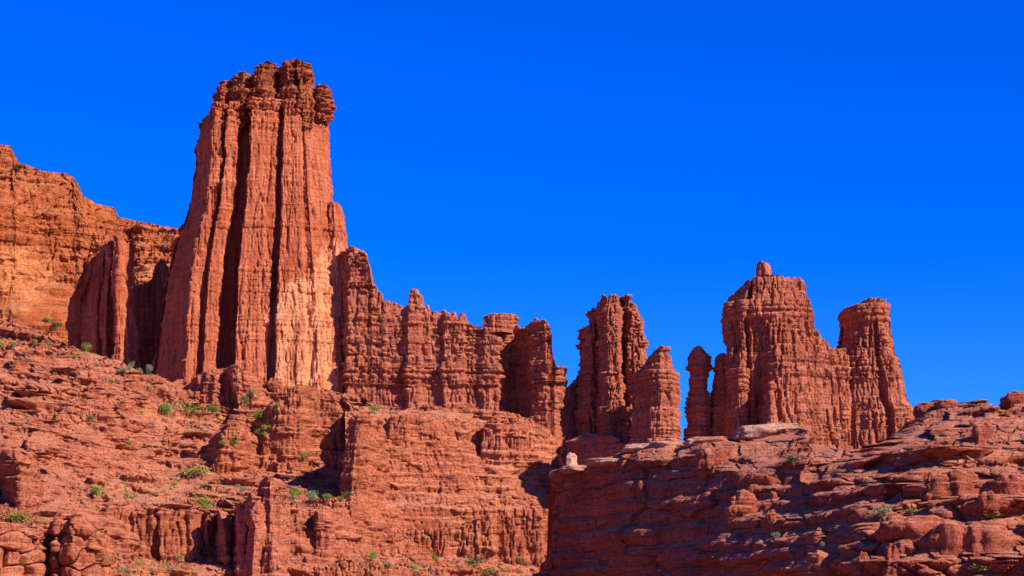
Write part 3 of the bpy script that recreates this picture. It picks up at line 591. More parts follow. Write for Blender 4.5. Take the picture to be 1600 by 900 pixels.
o = sheet('hillside', [-320, -60, 0, 60, 120, 200, 260, 330, 420, 500, 560, 640], [1000, 895, 870, 798, 785, 740, 690, 640, 600, 560, 500],
      bowl([[1130, 1130, 1130, 1130, 1130, 1130, 1130, 1150, 1180, 1230, 1260],
       [1170, 1170, 1170, 1175, 1180, 1180, 1180, 1190, 1215, 1260, 1290],
       [1190, 1190, 1195, 1200, 1222, 1228, 1222, 1230, 1250, 1300, 1340],
       [1215, 1215, 1220, 1228, 1232, 1238, 1240, 1250, 1262, 1310, 1350],
       [1230, 1230, 1235, 1245, 1252, 1256, 1262, 1275, 1300, 1330, 1360],
       [1290, 1290, 1290, 1300, 1325, 1335, 1345, 1360, 1370, 1380, 1390],
       [1330, 1330, 1330, 1340, 1360, 1385, 1390, 1410, 1415, 1420, 1410],
       [1390, 1390, 1385, 1385, 1400, 1430, 1440, 1440, 1440, 1435, 1425],
       [1440, 1440, 1430, 1430, 1445, 1465, 1480, 1470, 1470, 1465, 1470],
       [1500, 1500, 1490, 1490, 1500, 1500, 1500, 1500, 1500, 1500, 1500],
       [1600, 1600, 1600, 1600, 1600, 1600, 1590, 1580, 1560, 1560, 1560]]),
      [(-320, 440), (-60, 492), (0, 497), (40, 508), (90, 530), (130, 548), (180, 562), (220, 582), (270, 598), (300, 585), (360, 580), (420, 585), (470, 600), (560, 620), (640, 645)],
      1000, S_S, M_SLOPE, pale=slope_pale, relief=slope_relief, terr=9, sp_px=1.05, jag=1.5, backdrop=90)
tag(o, 'stepped pink hillside of ledges and talus below the tallest tower', kind='structure')

S_B = style(A=1.3, B=1.2, Cc=0.5, blk=1.2, bw=4.5, crk=0.7, fl=1.6, fls=9, fl2=0.8, gr=0.6, nz=0.9, warp=3, slab=1.5, ss=9, sc=0.0, blk4=1.6)
S_P = style(A=1.7, B=1.1, Cc=0.5, blk=0.9, bw=4, crk=0.7, fl=1.5, fls=8, fl2=0.6, gr=0.3, nz=0.5, lay=0.9, warp=2)
def outcrop(name, D, L_, R_, T_, label, cat='rock outcrop', st=S_B, mat=M_SLOPE, **k):
    o = rock(name, D, L_, R_, T_, st, mat, sp=k.pop('sp', 0.55), **k); tag(o, label, cat); return o
outcrop('rock_outcrop', 1455, [(270, 690), (276, 620), (290, 585)], [(440, 690), (420, 620), (400, 585)], [(275, 600), (290, 588), (310, 578), (330, 582), (345, 572), (380, 572), (395, 580), (405, 600), (430, 625)],
        'blocky dark outcrop at the foot of the tallest tower', mat=M_RIDGE, loop=[(0, 6), (0.08, -4), (0.3, -16), (0.45, -20), (0.5, -8), (0.6, -6), (0.68, -22), (0.85, -20), (1, 0)], back=25)
outcrop('rock_outcrop', 1395, [(376, 780), (380, 700), (392, 640), (420, 610)], [(560, 780), (556, 700), (548, 640), (530, 610)], [(380, 690), (392, 650), (405, 640), (430, 620), (445, 606), (470, 600), (500, 604), (530, 612), (548, 630), (560, 650)],
        'large bedded outcrop below the pale patch of the tallest tower', mat=M_WALL, loop=[(0, 10), (0.05, -4), (0.2, -20), (0.4, -26), (0.52, -24), (0.58, -8), (0.7, 2), (0.85, 6), (1, 10)], back=30, sp=0.5)
outcrop('rock_outcrop', 1364, [(274, 790), (280, 735), (300, 700), (330, 672)], [(392, 790), (392, 700), (386, 660)], [(276, 740), (285, 712), (310, 695), (340, 668), (360, 655), (376, 660), (392, 680)],
        'leaning outcrop with a black shadowed left face above the grassy bench', mat=M_WALL, loop=[(0, 16), (0.05, 10), (0.50, -22), (0.6, -24), (0.8, -22), (1, -6)], back=20, sp=0.5)
outcrop('rock_fin', 1338, [(516, 930), (520, 860), (528, 780), (540, 700), (548, 660)], [(612, 930), (604, 860), (600, 760), (596, 700), (590, 645)], [(536, 700), (546, 668), (556, 652), (566, 644), (580, 642), (592, 648), (600, 690)],
        'tall narrow fin jutting out beside the wedge of deep shadow', 'rock fin', mat=M_WALL, loop=[(0, 10), (0.03, -4), (0.2, -40), (0.35, -46), (0.5, -42), (0.65, -28), (0.85, -16), (1, 0)], back=30, sp=0.5)
# pillar cluster
PC = Root('rock_pillars', (at(400, 960, 1185)[0], 1185, at(400, 960, 1185)[1]))
tag(PC.ob, 'cluster of rounded red pillars rising from the bottom edge left of centre', 'rock pillars')
def pillar(D, prof, depth, loop=None, st=S_P, mat=M_RIDGE, parent=PC, name='pillar', label=None, back=None):
    L_ = [(a, p) for p, a, b in prof]; R_ = [(b, p) for p, a, b in prof]; t0 = prof[-1]; t1 = prof[-2]
    o = rock(name, D, L_, R_, [(t1[1], t1[0]), (t0[1], t0[0]), ((t0[1] + t0[2]) / 2, t0[0] - 2), (t0[2], t0[0]), (t1[2], t1[0])], st, mat, depth=depth, loop=loop, back=back or depth + 12, sp=0.42, parent=parent, jag=0.6)
    if label: o['label'] = label
    return o
pillar(1195, [(960, 376, 450), (880, 388, 446), (820, 396, 446), (780, 396, 444), (765, 398, 444), (752, 404, 438), (745, 410, 430)], 13, loop=[(0, 14), (0.35, -12), (0.6, -18), (0.85, -14), (1, 0)])
pillar(1182, [(960, 356, 412), (880, 366, 412), (825, 380, 412), (815, 374, 410), (790, 376, 408), (778, 380, 404), (772, 384, 400)], 11, loop=[(0, 16), (0.45, -10), (0.7, -15), (0.9, -10), (1, 0)])
pillar(1190, [(960, 330, 392), (900, 340, 390), (830, 352, 388), (800, 358, 384), (790, 364, 376)], 10, loop=[(0, 24), (0.3, 8), (0.75, -14), (0.9, -14), (1, 0)])
pillar(1200, [(960, 300, 362), (880, 316, 362), (830, 322, 356), (805, 326, 350), (795, 330, 344)], 10, loop=[(0, 26), (0.3, 12), (0.85, -12), (0.95, -12), (1, 0)])
pillar(1178, [(960, 396, 450), (900, 404, 446), (860, 410, 440), (846, 416, 434)], 9)
BT = Root('rock_buttress', (at(505, 960, 1268)[0], 1268, at(505, 960, 1268)[1]))
tag(BT.ob, 'low row of shadowed rounded buttresses under the grassy bench', 'rock buttress')
pillar(1262, [(930, 440, 482), (880, 444, 480), (800, 448, 474), (790, 452, 470)], 9, parent=BT, name='buttress')
pillar(1256, [(930, 482, 522), (870, 486, 520), (800, 492, 516), (790, 496, 512)], 10, parent=BT, name='buttress')
pillar(1290, [(930, 450, 560), (870, 460, 550), (800, 466, 545), (780, 474, 540)], 12, parent=BT, name='buttress')
# ledge band lower left
outcrop('rock_ledge', 1202, [(150, 960), (158, 880), (162, 800)], [(330, 960), (320, 880), (316, 795)], [(150, 798), (180, 792), (215, 797), (240, 790), (262, 796), (300, 794), (330, 800)],
        'orange vertical ledge band under the talus bench, bottom left', 'rock ledge', mat=M_WALL, st=style(A=1.1, B=0.7, Cc=0.3, blk=1.4, bw=7, crk=1.2, fl=1.8, fls=10, fl2=0.7, gr=0.8, nz=0.5), back=30,
        loop=[(0, 0), (0.05, -12), (0.25, -9), (0.28, -6), (0.30, -9), (0.5, -6), (0.52, -2), (0.54, -2), (0.57, -7), (0.8, -2), (0.83, 2), (0.86, -1), (0.95, 4), (1, 14)], jag=0.8)
S_RB = style(A=1.4, B=0.8, Cc=0.25, blk=0.5, bw=6, crk=0.3, fl=1.0, fls=9, fl2=0.4, gr=0.2, nz=0.5, slab=4.0, ss=11, sc=1.2, tilt=0.1, blk4=2.0)
outcrop('boulder_outcrop', 1112, [(62, 960), (64, 880), (68, 830), (80, 812)], [(168, 960), (162, 880), (156, 835), (140, 812)], [(66, 826), (80, 812), (100, 808), (120, 810), (140, 813), (156, 826), (162, 850)],
        'rounded layered boulder pile right of the dark gap at lower left', st=S_RB, loop=[(0, 16), (0.28, -14), (0.32, -10), (0.6, -20), (0.9, -16), (1, 0)], back=26, sp=0.42, jag=0.6, mat=M_WALL)
outcrop('boulder_outcrop', 1070, [(-40, 960), (-40, 830)], [(56, 960), (52, 880), (46, 840), (36, 820)], [(-40, 812), (0, 814), (20, 818), (36, 824), (50, 850)],
        'rounded boulder pile cut by the left edge of the picture, bottom corner', st=S_RB, depth=20, back=26, sp=0.42, jag=0.6, mat=M_WALL)
outcrop('rock_outcrop', 1150, [(-60, 860), (-50, 700)], [(54, 860), (50, 800), (50, 740), (40, 712)], [(-60, 696), (0, 704), (24, 706), (40, 712), (52, 740)],
        'dark shaded outcrop at the left edge above the corner boulders', st=S_B, back=26, loop=[(0, 30), (0.4, 8), (0.82, -24), (0.92, -26), (1, -4)], sp=0.5)
# bottom bench ledge near the foot of the lower cliff
outcrop('rock_ledge', 1225, [(430, 980), (440, 890)], [(700, 980), (680, 890)], [(430, 896), (450, 884), (500, 886), (560, 878), (600, 880), (640, 888), (690, 900)],
        'low rounded ledge along the bottom edge under the salmon cliff', 'rock ledge', st=S_P, back=30, loop=[(0, 6), (0.1, -6), (0.4, -10), (0.7, -8), (1, 6)], mat=M_WALL)

outcrop('rock_ledge', 1372, [(598, 900), (606, 850), (612, 834)], [(874, 900), (872, 830), (868, 806), (858, 792)], [(606, 838), (640, 830), (700, 826), (740, 812), (790, 796), (840, 788), (862, 794), (872, 812)],
        'long orange ledge band with a rounded right nose low in the salmon cliff', 'rock ledge', st=style(A=1.4, B=1.2, Cc=0.6, blk=1.6, bw=4, crk=1.1, fl=1.2, fls=9, fl2=0.8, gr=0.8, nz=0.6, blk4=2.0), back=40,
        loop=[(0, -20), (0.1, -34), (0.35, -34), (0.4, -30), (0.6, -30), (0.66, -24), (0.9, -20), (0.98, -12), (1, 0)], mat=M_WALL, jag=0.8)
outcrop('rock_ledge', 1428, [(618, 662), (622, 650), (620, 640)], [(806, 668), (812, 655), (808, 644)], [(620, 640), (660, 635), (720, 636), (770, 640), (808, 644)],
        'overhanging shelf between the jagged ridge and the salmon cliff', 'rock ledge', st=S_R, back=30, loop=[(0, 0), (0.08, -12), (0.3, -16), (0.5, -11), (0.7, -14), (0.92, -6), (1, 6)], mat=M_WALL, jag=0.8)
outcrop('rock_outcrop', 1408, [(742, 800), (746, 720), (752, 668)], [(842, 800), (838, 720), (826, 662)], [(748, 672), (770, 656), (800, 652), (826, 662), (838, 690)],
        'darker thinly bedded outcrop at the right shoulder of the salmon cliff', st=S_R, back=30, loop=[(0, 0), (0.06, -14), (0.4, -16), (0.44, -10), (0.7, -8), (0.95, 0), (1, 8)], mat=M_RIDGE)
outcrop('rock_outcrop', 1385, [(596, 810), (600, 740), (606, 655)], [(742, 810), (736, 740), (706, 652)], [(602, 664), (612, 652), (650, 648), (690, 652), (712, 668), (736, 730)],
        'broad smooth slab with a slanting right edge in the salmon cliff', st=style(A=0.7, B=0.5, Cc=0.3, blk=0.6, bw=9, crk=1.0, fl=0.8, fls=18, fl2=0.4, gr=0.4, nz=0.5, slab=1.6, ss=16, sc=0.8), back=30,
        loop=[(0, -4), (0.05, -14), (0.3, -16), (0.34, -10), (0.7, -4), (0.95, 4), (1, 14)], mat=M_WALL)

# ================================================================== FOREGROUND LEDGES (right)
S_F = style(A=3.6, B=0.75, Cc=0.25, blk=0.5, bw=9, crk=0.6, fl=1.2, fls=20, fl2=0.6, gr=0.4, nz=0.45, warp=2.2, lay=1.05, big=4.5, slab=2.6, ss=22, tilt=0.6, sc=0.5, blk4=2.6)
def front_relief(PX, PY, X, Y, Z, d):
    w = sstep(1250, 1420, PX) * sstep(660, 760, PY) * 0.75
    a, b, ix = worley((X + 2 * perlin(X / 6, Y / 6, Z / 6)) / 15, Y / 15, (Z + 1.5 * perlin(X / 7, Y / 7, Z / 7 + 9)) / 10)
    p = 6.5 * ((1 - a * a) * 0.8 + (RV[ix] - 0.5) * 1.0 + 0.6 * np.sqrt(np.clip((b - a) / 0.3, 0, 1)) - 0.8)
    return d + w * p
crest_f = [(840, 905), (862, 870), (868, 800), (873, 738), (885, 732), (920, 726), (960, 712), (985, 703), (1000, 692), (1025, 684), (1050, 690), (1066, 692), (1080, 686), (1100, 680), (1130, 678), (1145, 684), (1152, 672), (1180, 662), (1210, 657), (1240, 657), (1258, 664), (1264, 690), (1300, 694), (1340, 700), (1370, 690), (1400, 674), (1430, 660), (1438, 650), (1450, 630), (1465, 625), (1482, 627), (1486, 634), (1500, 628), (1520, 624), (1540, 621), (1550, 628), (1556, 638), (1574, 640), (1577, 614), (1590, 611), (1610, 612), (1660, 620), (1760, 600), (1960, 610)]
def turn_f(T): return [[v + max(0, c - 1300) * 0.22 for v, c in zip(r_ + [r_[-1] - 40], [840, 880, 960, 1060, 1150, 1260, 1350, 1440, 1540, 1660, 1960])] for r_ in T]
o = sheet('foreground_ledges', [840, 880, 960, 1060, 1150, 1260, 1350, 1440, 1540, 1660, 1960], [1000, 880, 840, 800, 760, 720, 680, 640, 600],
      turn_f([[1010, 985, 925, 860, 800, 735, 680, 640, 610, 580],
       [1015, 990, 935, 870, 815, 750, 700, 660, 630, 600],
       [1018, 995, 940, 880, 830, 775, 720, 680, 650, 620],
       [1020, 1000, 944, 890, 850, 800, 735, 700, 660, 640],
       [1023, 1003, 950, 900, 865, 820, 760, 715, 690, 660],
       [1026, 1008, 960, 915, 885, 850, 820, 750, 720, 690],
       [1030, 1030, 985, 950, 930, 900, 870, 820, 760, 730],
       [1040, 1040, 1010, 990, 980, 960, 950, 900, 830, 780],
       [1060, 1060, 1040, 1020, 1010, 1000, 1000, 960, 880, 840]]),
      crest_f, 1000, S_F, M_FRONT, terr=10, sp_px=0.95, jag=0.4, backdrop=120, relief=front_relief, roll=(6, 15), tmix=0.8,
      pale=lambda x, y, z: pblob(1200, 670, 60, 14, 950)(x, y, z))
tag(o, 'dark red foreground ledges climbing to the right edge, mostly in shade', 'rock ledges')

# ================================================================== things that stand on the rock: found by a ray onto the built surfaces
bpy.context.view_layer.update()
DG = bpy.context.evaluated_depsgraph_get()
def hit(px, py):
    rx, ry, rz = ray(px, py); v = Vector((float(rx), float(ry), float(rz))).normalized()
    ok, loc, nor, _, ob, _ = scene.ray_cast(DG, Vector((0, 0, 0)), v)
    return (loc, nor, ob) if ok else (None, None, None)

def boulder_mesh(w, h, dpt, seed, st, n=56, blocky=0.62, cone=0.0, pos=(0, 0, 0)):
    ph = np.linspace(-math.pi / 2, math.pi / 2, n // 2)[:, None]; th = np.linspace(0, 2 * math.pi, n, endpoint=False)[None, :]
    sp_ = lambda v: np.sign(v) * np.abs(v) ** blocky
    x = sp_(np.cos(ph)) * sp_(np.cos(th)); y = sp_(np.cos(ph)) * sp_(np.sin(th)); z = sp_(np.sin(ph)) + 0 * th
    tap = 1 - cone * (z * 0.5 + 0.5)
    q = 1 + 0.35 * fbm(x * 1.1 + seed, y * 1.1, z * 1.1 + seed * 3, 2)
    x = x * w / 2 * tap * q; y = y * dpt / 2 * tap * q; z = z * h / 2 * q
    l = np.sqrt((x / w) ** 2 + (y / dpt) ** 2 + (z / h) ** 2) + 1e-6
    nx, ny, nz_ = x / w / l, y / dpt / l, z / h / l
    d = displacement(x + pos[0], y + pos[1], z + pos[2] , st)
    d = d * np.minimum(1, min(w, h) / 14)
    V = np.stack([x + nx * d, y + ny * d, z + nz_ * d * 0.5], -1).reshape(-1, 3)
    return V, gridq(n // 2, n, 0, True)
def raw_mesh(name, V, Q, mat, smooth=True):
    me = bpy.data.meshes.new(name); me.from_pydata(V.tolist(), [], Q.tolist()); me.polygons.foreach_set('use_smooth', np.full(len(me.polygons), smooth)); me.materials.append(mat); me.update(); return me
S_BD = style(A=2.0, B=0.9, Cc=0.35, blk=0.6, bw=5, crk=0.5, fl=0.5, fls=6, fl2=0.3, gr=0.2, nz=0.7, lay=0.45, warp=1.0, blk4=0.5)
def boulder(px, py, wpx, hpx, label, mat, cone=0.0, group=None, seed=None, sink=0.38, st=S_BD, blocky=0.62, n=90, name='boulder', perch=False):
    loc, nor, ob = hit(px, py + hpx * 0.5 + 6 if perch else py)
    if loc is None: return None
    k = loc.y / F_PX; w, h = wpx * k, hpx * k
    if perch: loc = loc + Vector((0, 2.5, h * 0.5 + 4 * k))
    V, Q = boulder_mesh(w, h, w * 0.9, px * 0.013 if seed is None else seed, st, n, blocky, cone, tuple(loc))
    me = raw_mesh(name, V, Q, mat)
    o = bpy.data.objects.new(name, me); C.objects.link(o); o.location = loc + Vector((0, w * sink, 0))
    tag(o, label, 'boulder', group); return o

M_RIM = rock_material('pale_sunlit_rim_rock', (0.46, 0.17, 0.10), (0.56, 0.25, 0.155), (0.64, 0.33, 0.21), (0.66, 0.36, 0.24), streak=0.3, bump=0.7)  # pale stone, its colour lightened further so the rim slabs look sunlit
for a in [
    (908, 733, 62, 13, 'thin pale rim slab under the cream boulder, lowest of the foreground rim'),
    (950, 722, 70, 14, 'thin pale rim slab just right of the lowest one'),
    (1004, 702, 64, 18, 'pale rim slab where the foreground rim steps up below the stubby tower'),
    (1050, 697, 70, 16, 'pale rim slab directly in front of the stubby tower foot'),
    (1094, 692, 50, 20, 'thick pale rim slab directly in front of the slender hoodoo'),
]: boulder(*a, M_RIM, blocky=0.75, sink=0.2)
# large rounded blocks and knobs of the foreground ledges
for a in [
    (1120, 722, 66, 46, 'sunlit squarish block tucked under the flat slab of the foreground rim', 0.1),
    (1180, 770, 26, 24, 'small lit knob sitting on top of the bulging lump in the shaded foreground wall', 0.3),
    (1168, 800, 58, 58, 'bulging lump with one lit side in the middle of the shaded foreground wall', 0.3),
    (1206, 812, 16, 26, 'slim lit stone pressed to the right side of the bulging lump', 0.2),
    (1300, 890, 86, 50, 'pale dome shaped boulder cut by the bottom edge, right of centre', 0.2),
    (1352, 886, 34, 46, 'small pointed stone left of the taller cone at the bottom edge', 0.7),
    (1398, 884, 42, 66, 'cone shaped stone on the bottom edge, tallest of the pointed ones', 0.75),
    (1495, 860, 70, 84, 'upright block with a flat front, left of the biggest square boulder', 0.05),
    (1552, 862, 86, 84, 'biggest square boulder low at the right, split from the block beside it', 0.05),
    (1466, 764, 44, 50, 'rounded block above the plant covered ledge, first in its row', 0.15),
    (1506, 762, 58, 56, 'large rounded block above the plant covered ledge, middle of its row', 0.1),
    (1548, 786, 28, 34, 'egg shaped stone at the right end of the row of rounded blocks', 0.1),
    (1540, 690, 40, 60, 'stacked knob standing proud just below the right skyline', 0.2),
    (1498, 742, 22, 18, 'small lit stone balanced on the large rounded block', 0.2),
    (1586, 770, 52, 60, 'layered block at the right edge above the biggest square boulder', 0.1),
    (1592, 630, 36, 38, 'dark layered block on the skyline at the right edge', 0.05),
    (1450, 640, 34, 26, 'low flat stone on the skyline next to the flared tower foot', 0.1),
    (1484, 634, 36, 22, 'second low stone on the skyline, right of the one by the tower foot', 0.1),
        (1115, 690, 70, 16, 'thin overhanging slab on the rim in front of the slender hoodoo', 0.1),
    (1440, 830, 110, 50, 'broad rough boulder below the pale bush, lit along its top', 0.1),
    (1545, 826, 60, 26, 'flat cap stone resting on the biggest square boulder', 0.1),
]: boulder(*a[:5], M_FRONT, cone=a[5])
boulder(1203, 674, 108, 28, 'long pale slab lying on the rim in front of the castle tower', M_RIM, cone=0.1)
o = boulder(893, 719, 20, 26, 'small cream coloured boulder perched at the left tip of the foreground rim', rock_material('pale_rock', (0.50, 0.22, 0.12), (0.62, 0.32, 0.19), (0.70, 0.42, 0.27), (0.70, 0.42, 0.28)), cone=0.35, sink=0.0, perch=True)
for a in [
    (318, 651, 26, 20, 'pink wedge shaped boulder among the bushes under the tallest tower', 0.3),
    (655, 883, 34, 26, 'dark rounded boulder on the low ledge at the bottom centre', 0.1),
    (232, 892, 26, 14, 'flat boulder on the bottom edge below the orange ledge band', 0.1),
    (430, 600, 26, 20, 'squat boulder on the crest of the large bedded outcrop', 0.1),
]: boulder(*a[:5], M_SLOPE, cone=a[5])
rr = np.random.RandomState(11)
def in_box(r): return r[0] + (r[2] - r[0]) * rr.rand(), r[1] + (r[3] - r[1]) * rr.rand()
for box, n, lab, grp in [((205, 752, 330, 786), 26, 'small pink boulder lying loose on the talus bench above the orange ledge band', 'boulders on the talus bench'),
                         ((520, 862, 640, 884), 16, 'small rounded boulder in the line at the foot of the narrow fin', 'boulders at the foot of the fin'),
                         ((255, 600, 300, 700), 16, 'small blocky boulder in the gully below the shadowed saddle wall', 'boulders in the upper gully')]:
    for i in range(n):
        x, y = in_box(box); w = 5 + 8 * rr.rand() ** 2
        boulder(x, y, w, w * (0.6 + 0.3 * rr.rand()), lab, M_SLOPE, group=grp, seed=i * 1.7, sink=0.1, n=24, cone=0.2)

# ---- loose rubble too small and too many to count
def rubble(name, boxes, n, smin, smax, mat, label):
    Vs, Qs, k = [], [], 0
    cube = np.array([(a, b, c) for a in (-1, 1) for b in (-1, 1) for c in (-1, 1)], float)
    fq = np.array([(0, 1, 3, 2), (4, 6, 7, 5), (0, 4, 5, 1), (2, 3, 7, 6), (0, 2, 6, 4), (1, 5, 7, 3)])
    for i in range(n):
        x, y = in_box(boxes[rr.randint(len(boxes))]); loc, nor, ob = hit(x, y)
        if loc is None or loc.y < 1100 or loc.y > 1520 or nor.z < 0.25: continue
        s_ = (smin + (smax - smin) * rr.rand() ** 2.5) * 0.5
        R = np.linalg.qr(rr.randn(3, 3))[0]
        V = (cube * (0.6 + 0.5 * rr.rand(8, 3)) * s_ * np.array([1, 1, 0.7])) @ R
        Vs.append(V + np.array(loc)); Qs.append(fq + k * 8); k += 1
    V = np.concatenate(Vs); b = Vector(V.mean(0))
    o = bpy.data.objects.new(name, raw_mesh(name, V - np.array(b), np.concatenate(Qs), mat, False)); C.objects.link(o); o.location = b
    tag(o, label, 'rubble', kind='stuff')
rubble('rubble', [(100, 740, 420, 800), (240, 590, 420, 690), (120, 560, 300, 640), (0, 500, 130, 560), (430, 755, 560, 790), (430, 860, 860, 895), (180, 860, 310, 900), (0, 790, 60, 815)], 5000, 0.7, 3.2, M_SLOPE, 'loose broken rock scattered over benches and gullies')

# ---- plants
def leaf_material(name, a, b):
    m = bpy.data.materials.new(name); m.use_nodes = True; nt = m.node_tree; bs = nt.nodes['Principled BSDF']
    bs.inputs['Roughness'].default_value = 0.7; bs.inputs['Specular IOR Level'].default_value = 0.2
    n = nt.nodes.new('ShaderNodeTexNoise'); n.inputs['Scale'].default_value = 0.8; g = nt.nodes.new('ShaderNodeNewGeometry'); nt.links.new(g.outputs['Position'], n.inputs['Vector'])
    r = nt.nodes.new('ShaderNodeValToRGB'); r.color_ramp.elements[0].position = 0.35; r.color_ramp.elements[1].position = 0.65
    r.color_ramp.elements[0].color = rgb(*a); r.color_ramp.elements[1].color = rgb(*b)
    nt.links.new(n.outputs['Fac'], r.inputs[0]); nt.links.new(r.outputs[0], bs.inputs['Base Color']); return m
G1 = leaf_material('green_leaves', (0.10, 0.17, 0.02), (0.20, 0.29, 0.035))
G2 = leaf_material('yellow_green_leaves', (0.20, 0.24, 0.035), (0.33, 0.33, 0.07))
G3 = leaf_material('grey_green_leaves', (0.13, 0.19, 0.08), (0.28, 0.34, 0.18))
G4 = leaf_material('dark_leaves', (0.035, 0.06, 0.02), (0.07, 0.10, 0.03))
def leaf_cloud(seed, n, w, h, ls):
    r = np.random.RandomState(seed); Vs, Qs = [], []
    nb = 7; cen = np.stack([r.uniform(-.32, .32, nb), r.uniform(-.32, .32, nb), r.uniform(.25, .7, nb)], 1); rad = r.uniform(.18, .34, nb)
    for i in range(n):
        j = r.randint(nb); d = r.randn(3); d /= np.linalg.norm(d); p = cen[j] + d * rad[j] * r.rand() ** .4
        p = p * np.array([w, w, h]); p[2] = max(p[2], 0.0)
        a = r.randn(3); a /= np.linalg.norm(a); b = np.cross(a, r.randn(3)); b /= np.linalg.norm(b); s_ = ls * r.uniform(.6, 1.3)
        Vs += [p - a * s_ - b * s_ * .5, p + a * s_ - b * s_ * .5, p + a * s_ + b * s_ * .5, p - a * s_ + b * s_ * .5]; k = 4 * i; Qs.append((k, k + 1, k + 2, k + 3))
    return np.array(Vs), Qs
LEAF = {}
def shrub(px, py, wpx, hpx, mat, label, seed, name='shrub', cat='shrub', group=None):
    loc, nor, ob = hit(px, py + hpx * 0.4)
    if loc is None: return
    k = loc.y / F_PX; w, h = wpx * k * 1.25, hpx * k * 1.25
    key = (seed % 4, mat.name)
    if key not in LEAF:
        V, Q = leaf_cloud(seed % 4 + 3, 420, 1.25, 1.1, 0.045)
        # short stems
        for q in range(5):
            a = q * 1.3; t_ = np.array([0.25 * math.cos(a), 0.25 * math.sin(a), 0.5]); n0 = len(V)
            V = np.concatenate([V, [[-.02, 0, -.1], [.02, 0, -.1], t_ + [.01, 0, 0], t_ - [.01, 0, 0]]]); Q = list(Q) + [(n0, n0 + 1, n0 + 2, n0 + 3)]
        LEAF[key] = raw_mesh('shrub', V, np.array(Q), mat, False)
    o = bpy.data.objects.new(name, LEAF[key]); C.objects.link(o); o.location = loc - Vector((0, 0, 0.1)); o.scale = (w, w, h); o.rotation_euler = (0, 0, seed * 1.1)
    tag(o, label, cat, group)
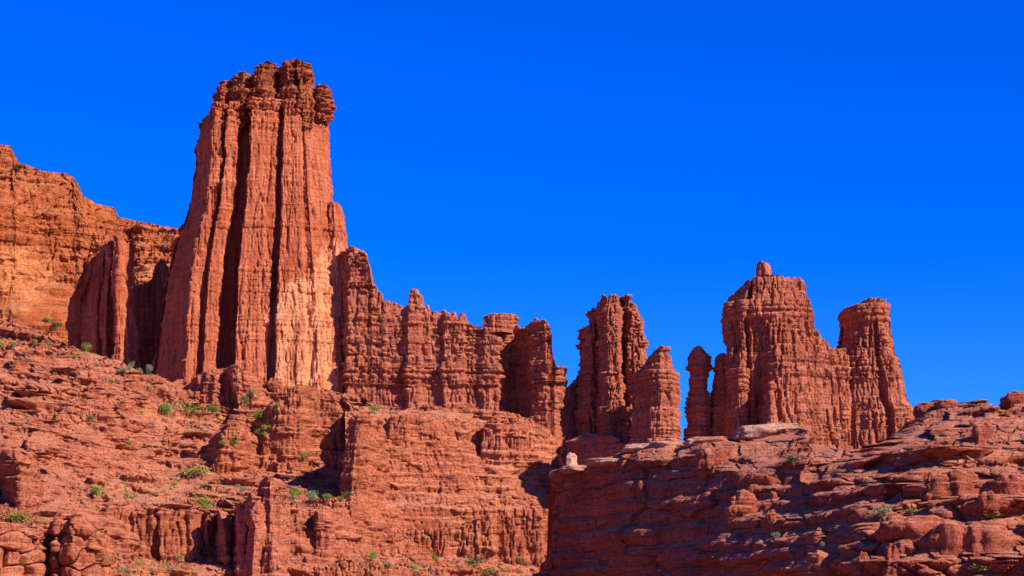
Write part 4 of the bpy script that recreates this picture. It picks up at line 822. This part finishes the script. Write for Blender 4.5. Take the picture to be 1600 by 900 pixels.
for i, a in enumerate([
    (258, 642, 17, 22, G1, 'round green bush, leftmost of the row under the tallest tower'),
    (293, 642, 28, 18, G1, 'wide green bush right of the round one under the tallest tower'),
    (332, 641, 20, 11, G1, 'low green bush left of the pink wedge boulder'),
    (368, 629, 12, 14, G1, 'small bush left of its taller twin on the shadowed ledge'),
    (386, 628, 13, 18, G1, 'tall small bush on the shadowed ledge below the caprock tower'),
    (404, 650, 24, 12, G1, 'low spreading bush in the shadow right of the pink wedge boulder'),
    (583, 641, 14, 12, G1, 'single green bush on the ledge where ridge and salmon cliff meet'),
    (136, 546, 12, 13, G1, 'bright bush at the foot of the fluted buttress, left of a pair'),
    (152, 549, 12, 10, G1, 'lower bush of the pair at the foot of the fluted buttress'),
    (205, 575, 8, 14, G3, 'slim pale bush on the hillside crest in front of the saddle wall'),
    (218, 581, 8, 9, G3, 'tiny pale bush between two slim ones before the saddle wall'),
    (233, 580, 8, 13, G3, 'slim pale bush nearest the tallest tower on the hillside crest'),
    (298, 739, 40, 17, G2, 'long yellow green bush above the pink talus boulders'),
    (318, 787, 18, 20, G1, 'dark green bush at the right end of the talus bench'),
    (150, 770, 20, 16, G1, 'green bush at the left end of the talus bench'),
    (24, 812, 32, 13, G1, 'green bush low at the left edge above the corner boulders'),
    (3, 540, 10, 14, G1, 'green bush at the very left edge high on the hillside'),
    (84, 508, 16, 12, G4, 'dark bush below the orange scree of the distant mesa'),
    (455, 772, 20, 13, G1, 'green bush on the bench right of the pillar cluster'),
    (488, 774, 16, 9, G3, 'pale low bush on the bench below the wedge of shadow'),
    (512, 776, 12, 9, G1, 'small green bush on the bench next to the fin'),
    (474, 716, 14, 12, G1, 'green bush at the left tip of the wedge of shadow'),
    (583, 872, 14, 15, G1, 'green bush between the boulders at the foot of the fin'),
    (742, 881, 18, 14, G4, 'dark bush under the salmon cliff near the bottom edge'),
    (760, 895, 18, 12, G1, 'green bush on the bottom edge under the salmon cliff'),
    (220, 645, 12, 8, G2, 'yellowish bush in the upper gully of the hillside'),
    (1382, 803, 20, 18, G3, 'pale grey green bush on the plant covered foreground ledge'),
    (1425, 801, 24, 8, G2, 'yellow green low bush right of the pale bush in the foreground'),
    (1358, 809, 10, 7, G2, 'tiny yellow bush left of the pale bush in the foreground'),
    (1232, 718, 26, 14, G4, 'dark bush in the crack below the long pale rim slab'),
    (1526, 892, 30, 14, G2, 'yellow green bush on the bottom edge below the biggest square boulder'),
    (1212, 838, 10, 8, G3, 'tiny pale bush low in the shaded foreground wall'),
    (1288, 852, 8, 10, G3, 'tiny grey bush above the pale dome boulder'),
    (1545, 806, 26, 8, G2, 'thin yellowish bush on the flat cap stone'),
    (30, 262, 16, 8, G4, 'dark low bush on the rim of the distant mesa'),
]): shrub(*a, i)
for i in range(110):
    bx = [(120, 560, 300, 700), (180, 745, 420, 795), (0, 500, 120, 560), (440, 760, 560, 785), (560, 870, 830, 896), (300, 600, 440, 700), (160, 865, 310, 898)][i % 7]
    x, y = in_box(bx); w = 4 + 8 * rr.rand() ** 1.5
    shrub(x, y, w, w * 0.75, (G1, G3, G2)[rr.randint(3)], 'tiny scrub bush, one of many dotted over the left hillside and lower benches', i, group='tiny bushes dotted over the hillside')
def tufts(boxes, n, ls, mat, label):
    r = rr; Vs, Qs = [], []
    for i in range(n):
        x, y = in_box(boxes[r.randint(len(boxes))]); loc, nor, ob = hit(x, y)
        if loc is None or loc.y < 1100 or nor.z < 0.3: continue
        p0 = np.array(loc)
        if perlin(p0[0] / 9, p0[1] / 9, p0[2] / 9) < -0.08: continue
        for q in range(9):
            p = p0 + r.randn(3) * np.array([.5, .5, .12]); a = r.randn(3) * [1, 1, .3]; a /= np.linalg.norm(a); s_ = ls * r.uniform(.5, 1.2)
            k = len(Vs); Vs += [p - a * s_ * .5, p + a * s_ * .5, p + a * s_ * .3 + [0, 0, s_], p - a * s_ * .2 + [0, 0, s_ * .8]]; Qs.append((k, k + 1, k + 2, k + 3))
    V = np.array(Vs); b = Vector(V.mean(0)); o = bpy.data.objects.new('grass', raw_mesh('grass', V - np.array(b), np.array(Qs), mat, False)); C.objects.link(o); o.location = b
    tag(o, label, 'grass', kind='stuff')
tufts([(130, 755, 340, 795), (250, 632, 400, 665), (440, 762, 560, 784), (620, 872, 800, 898), (210, 868, 310, 900), (120, 540, 180, 560), (0, 520, 60, 545), (0, 798, 70, 818)], 2600, 0.5, G2, 'dry yellow green tufts growing on the benches')
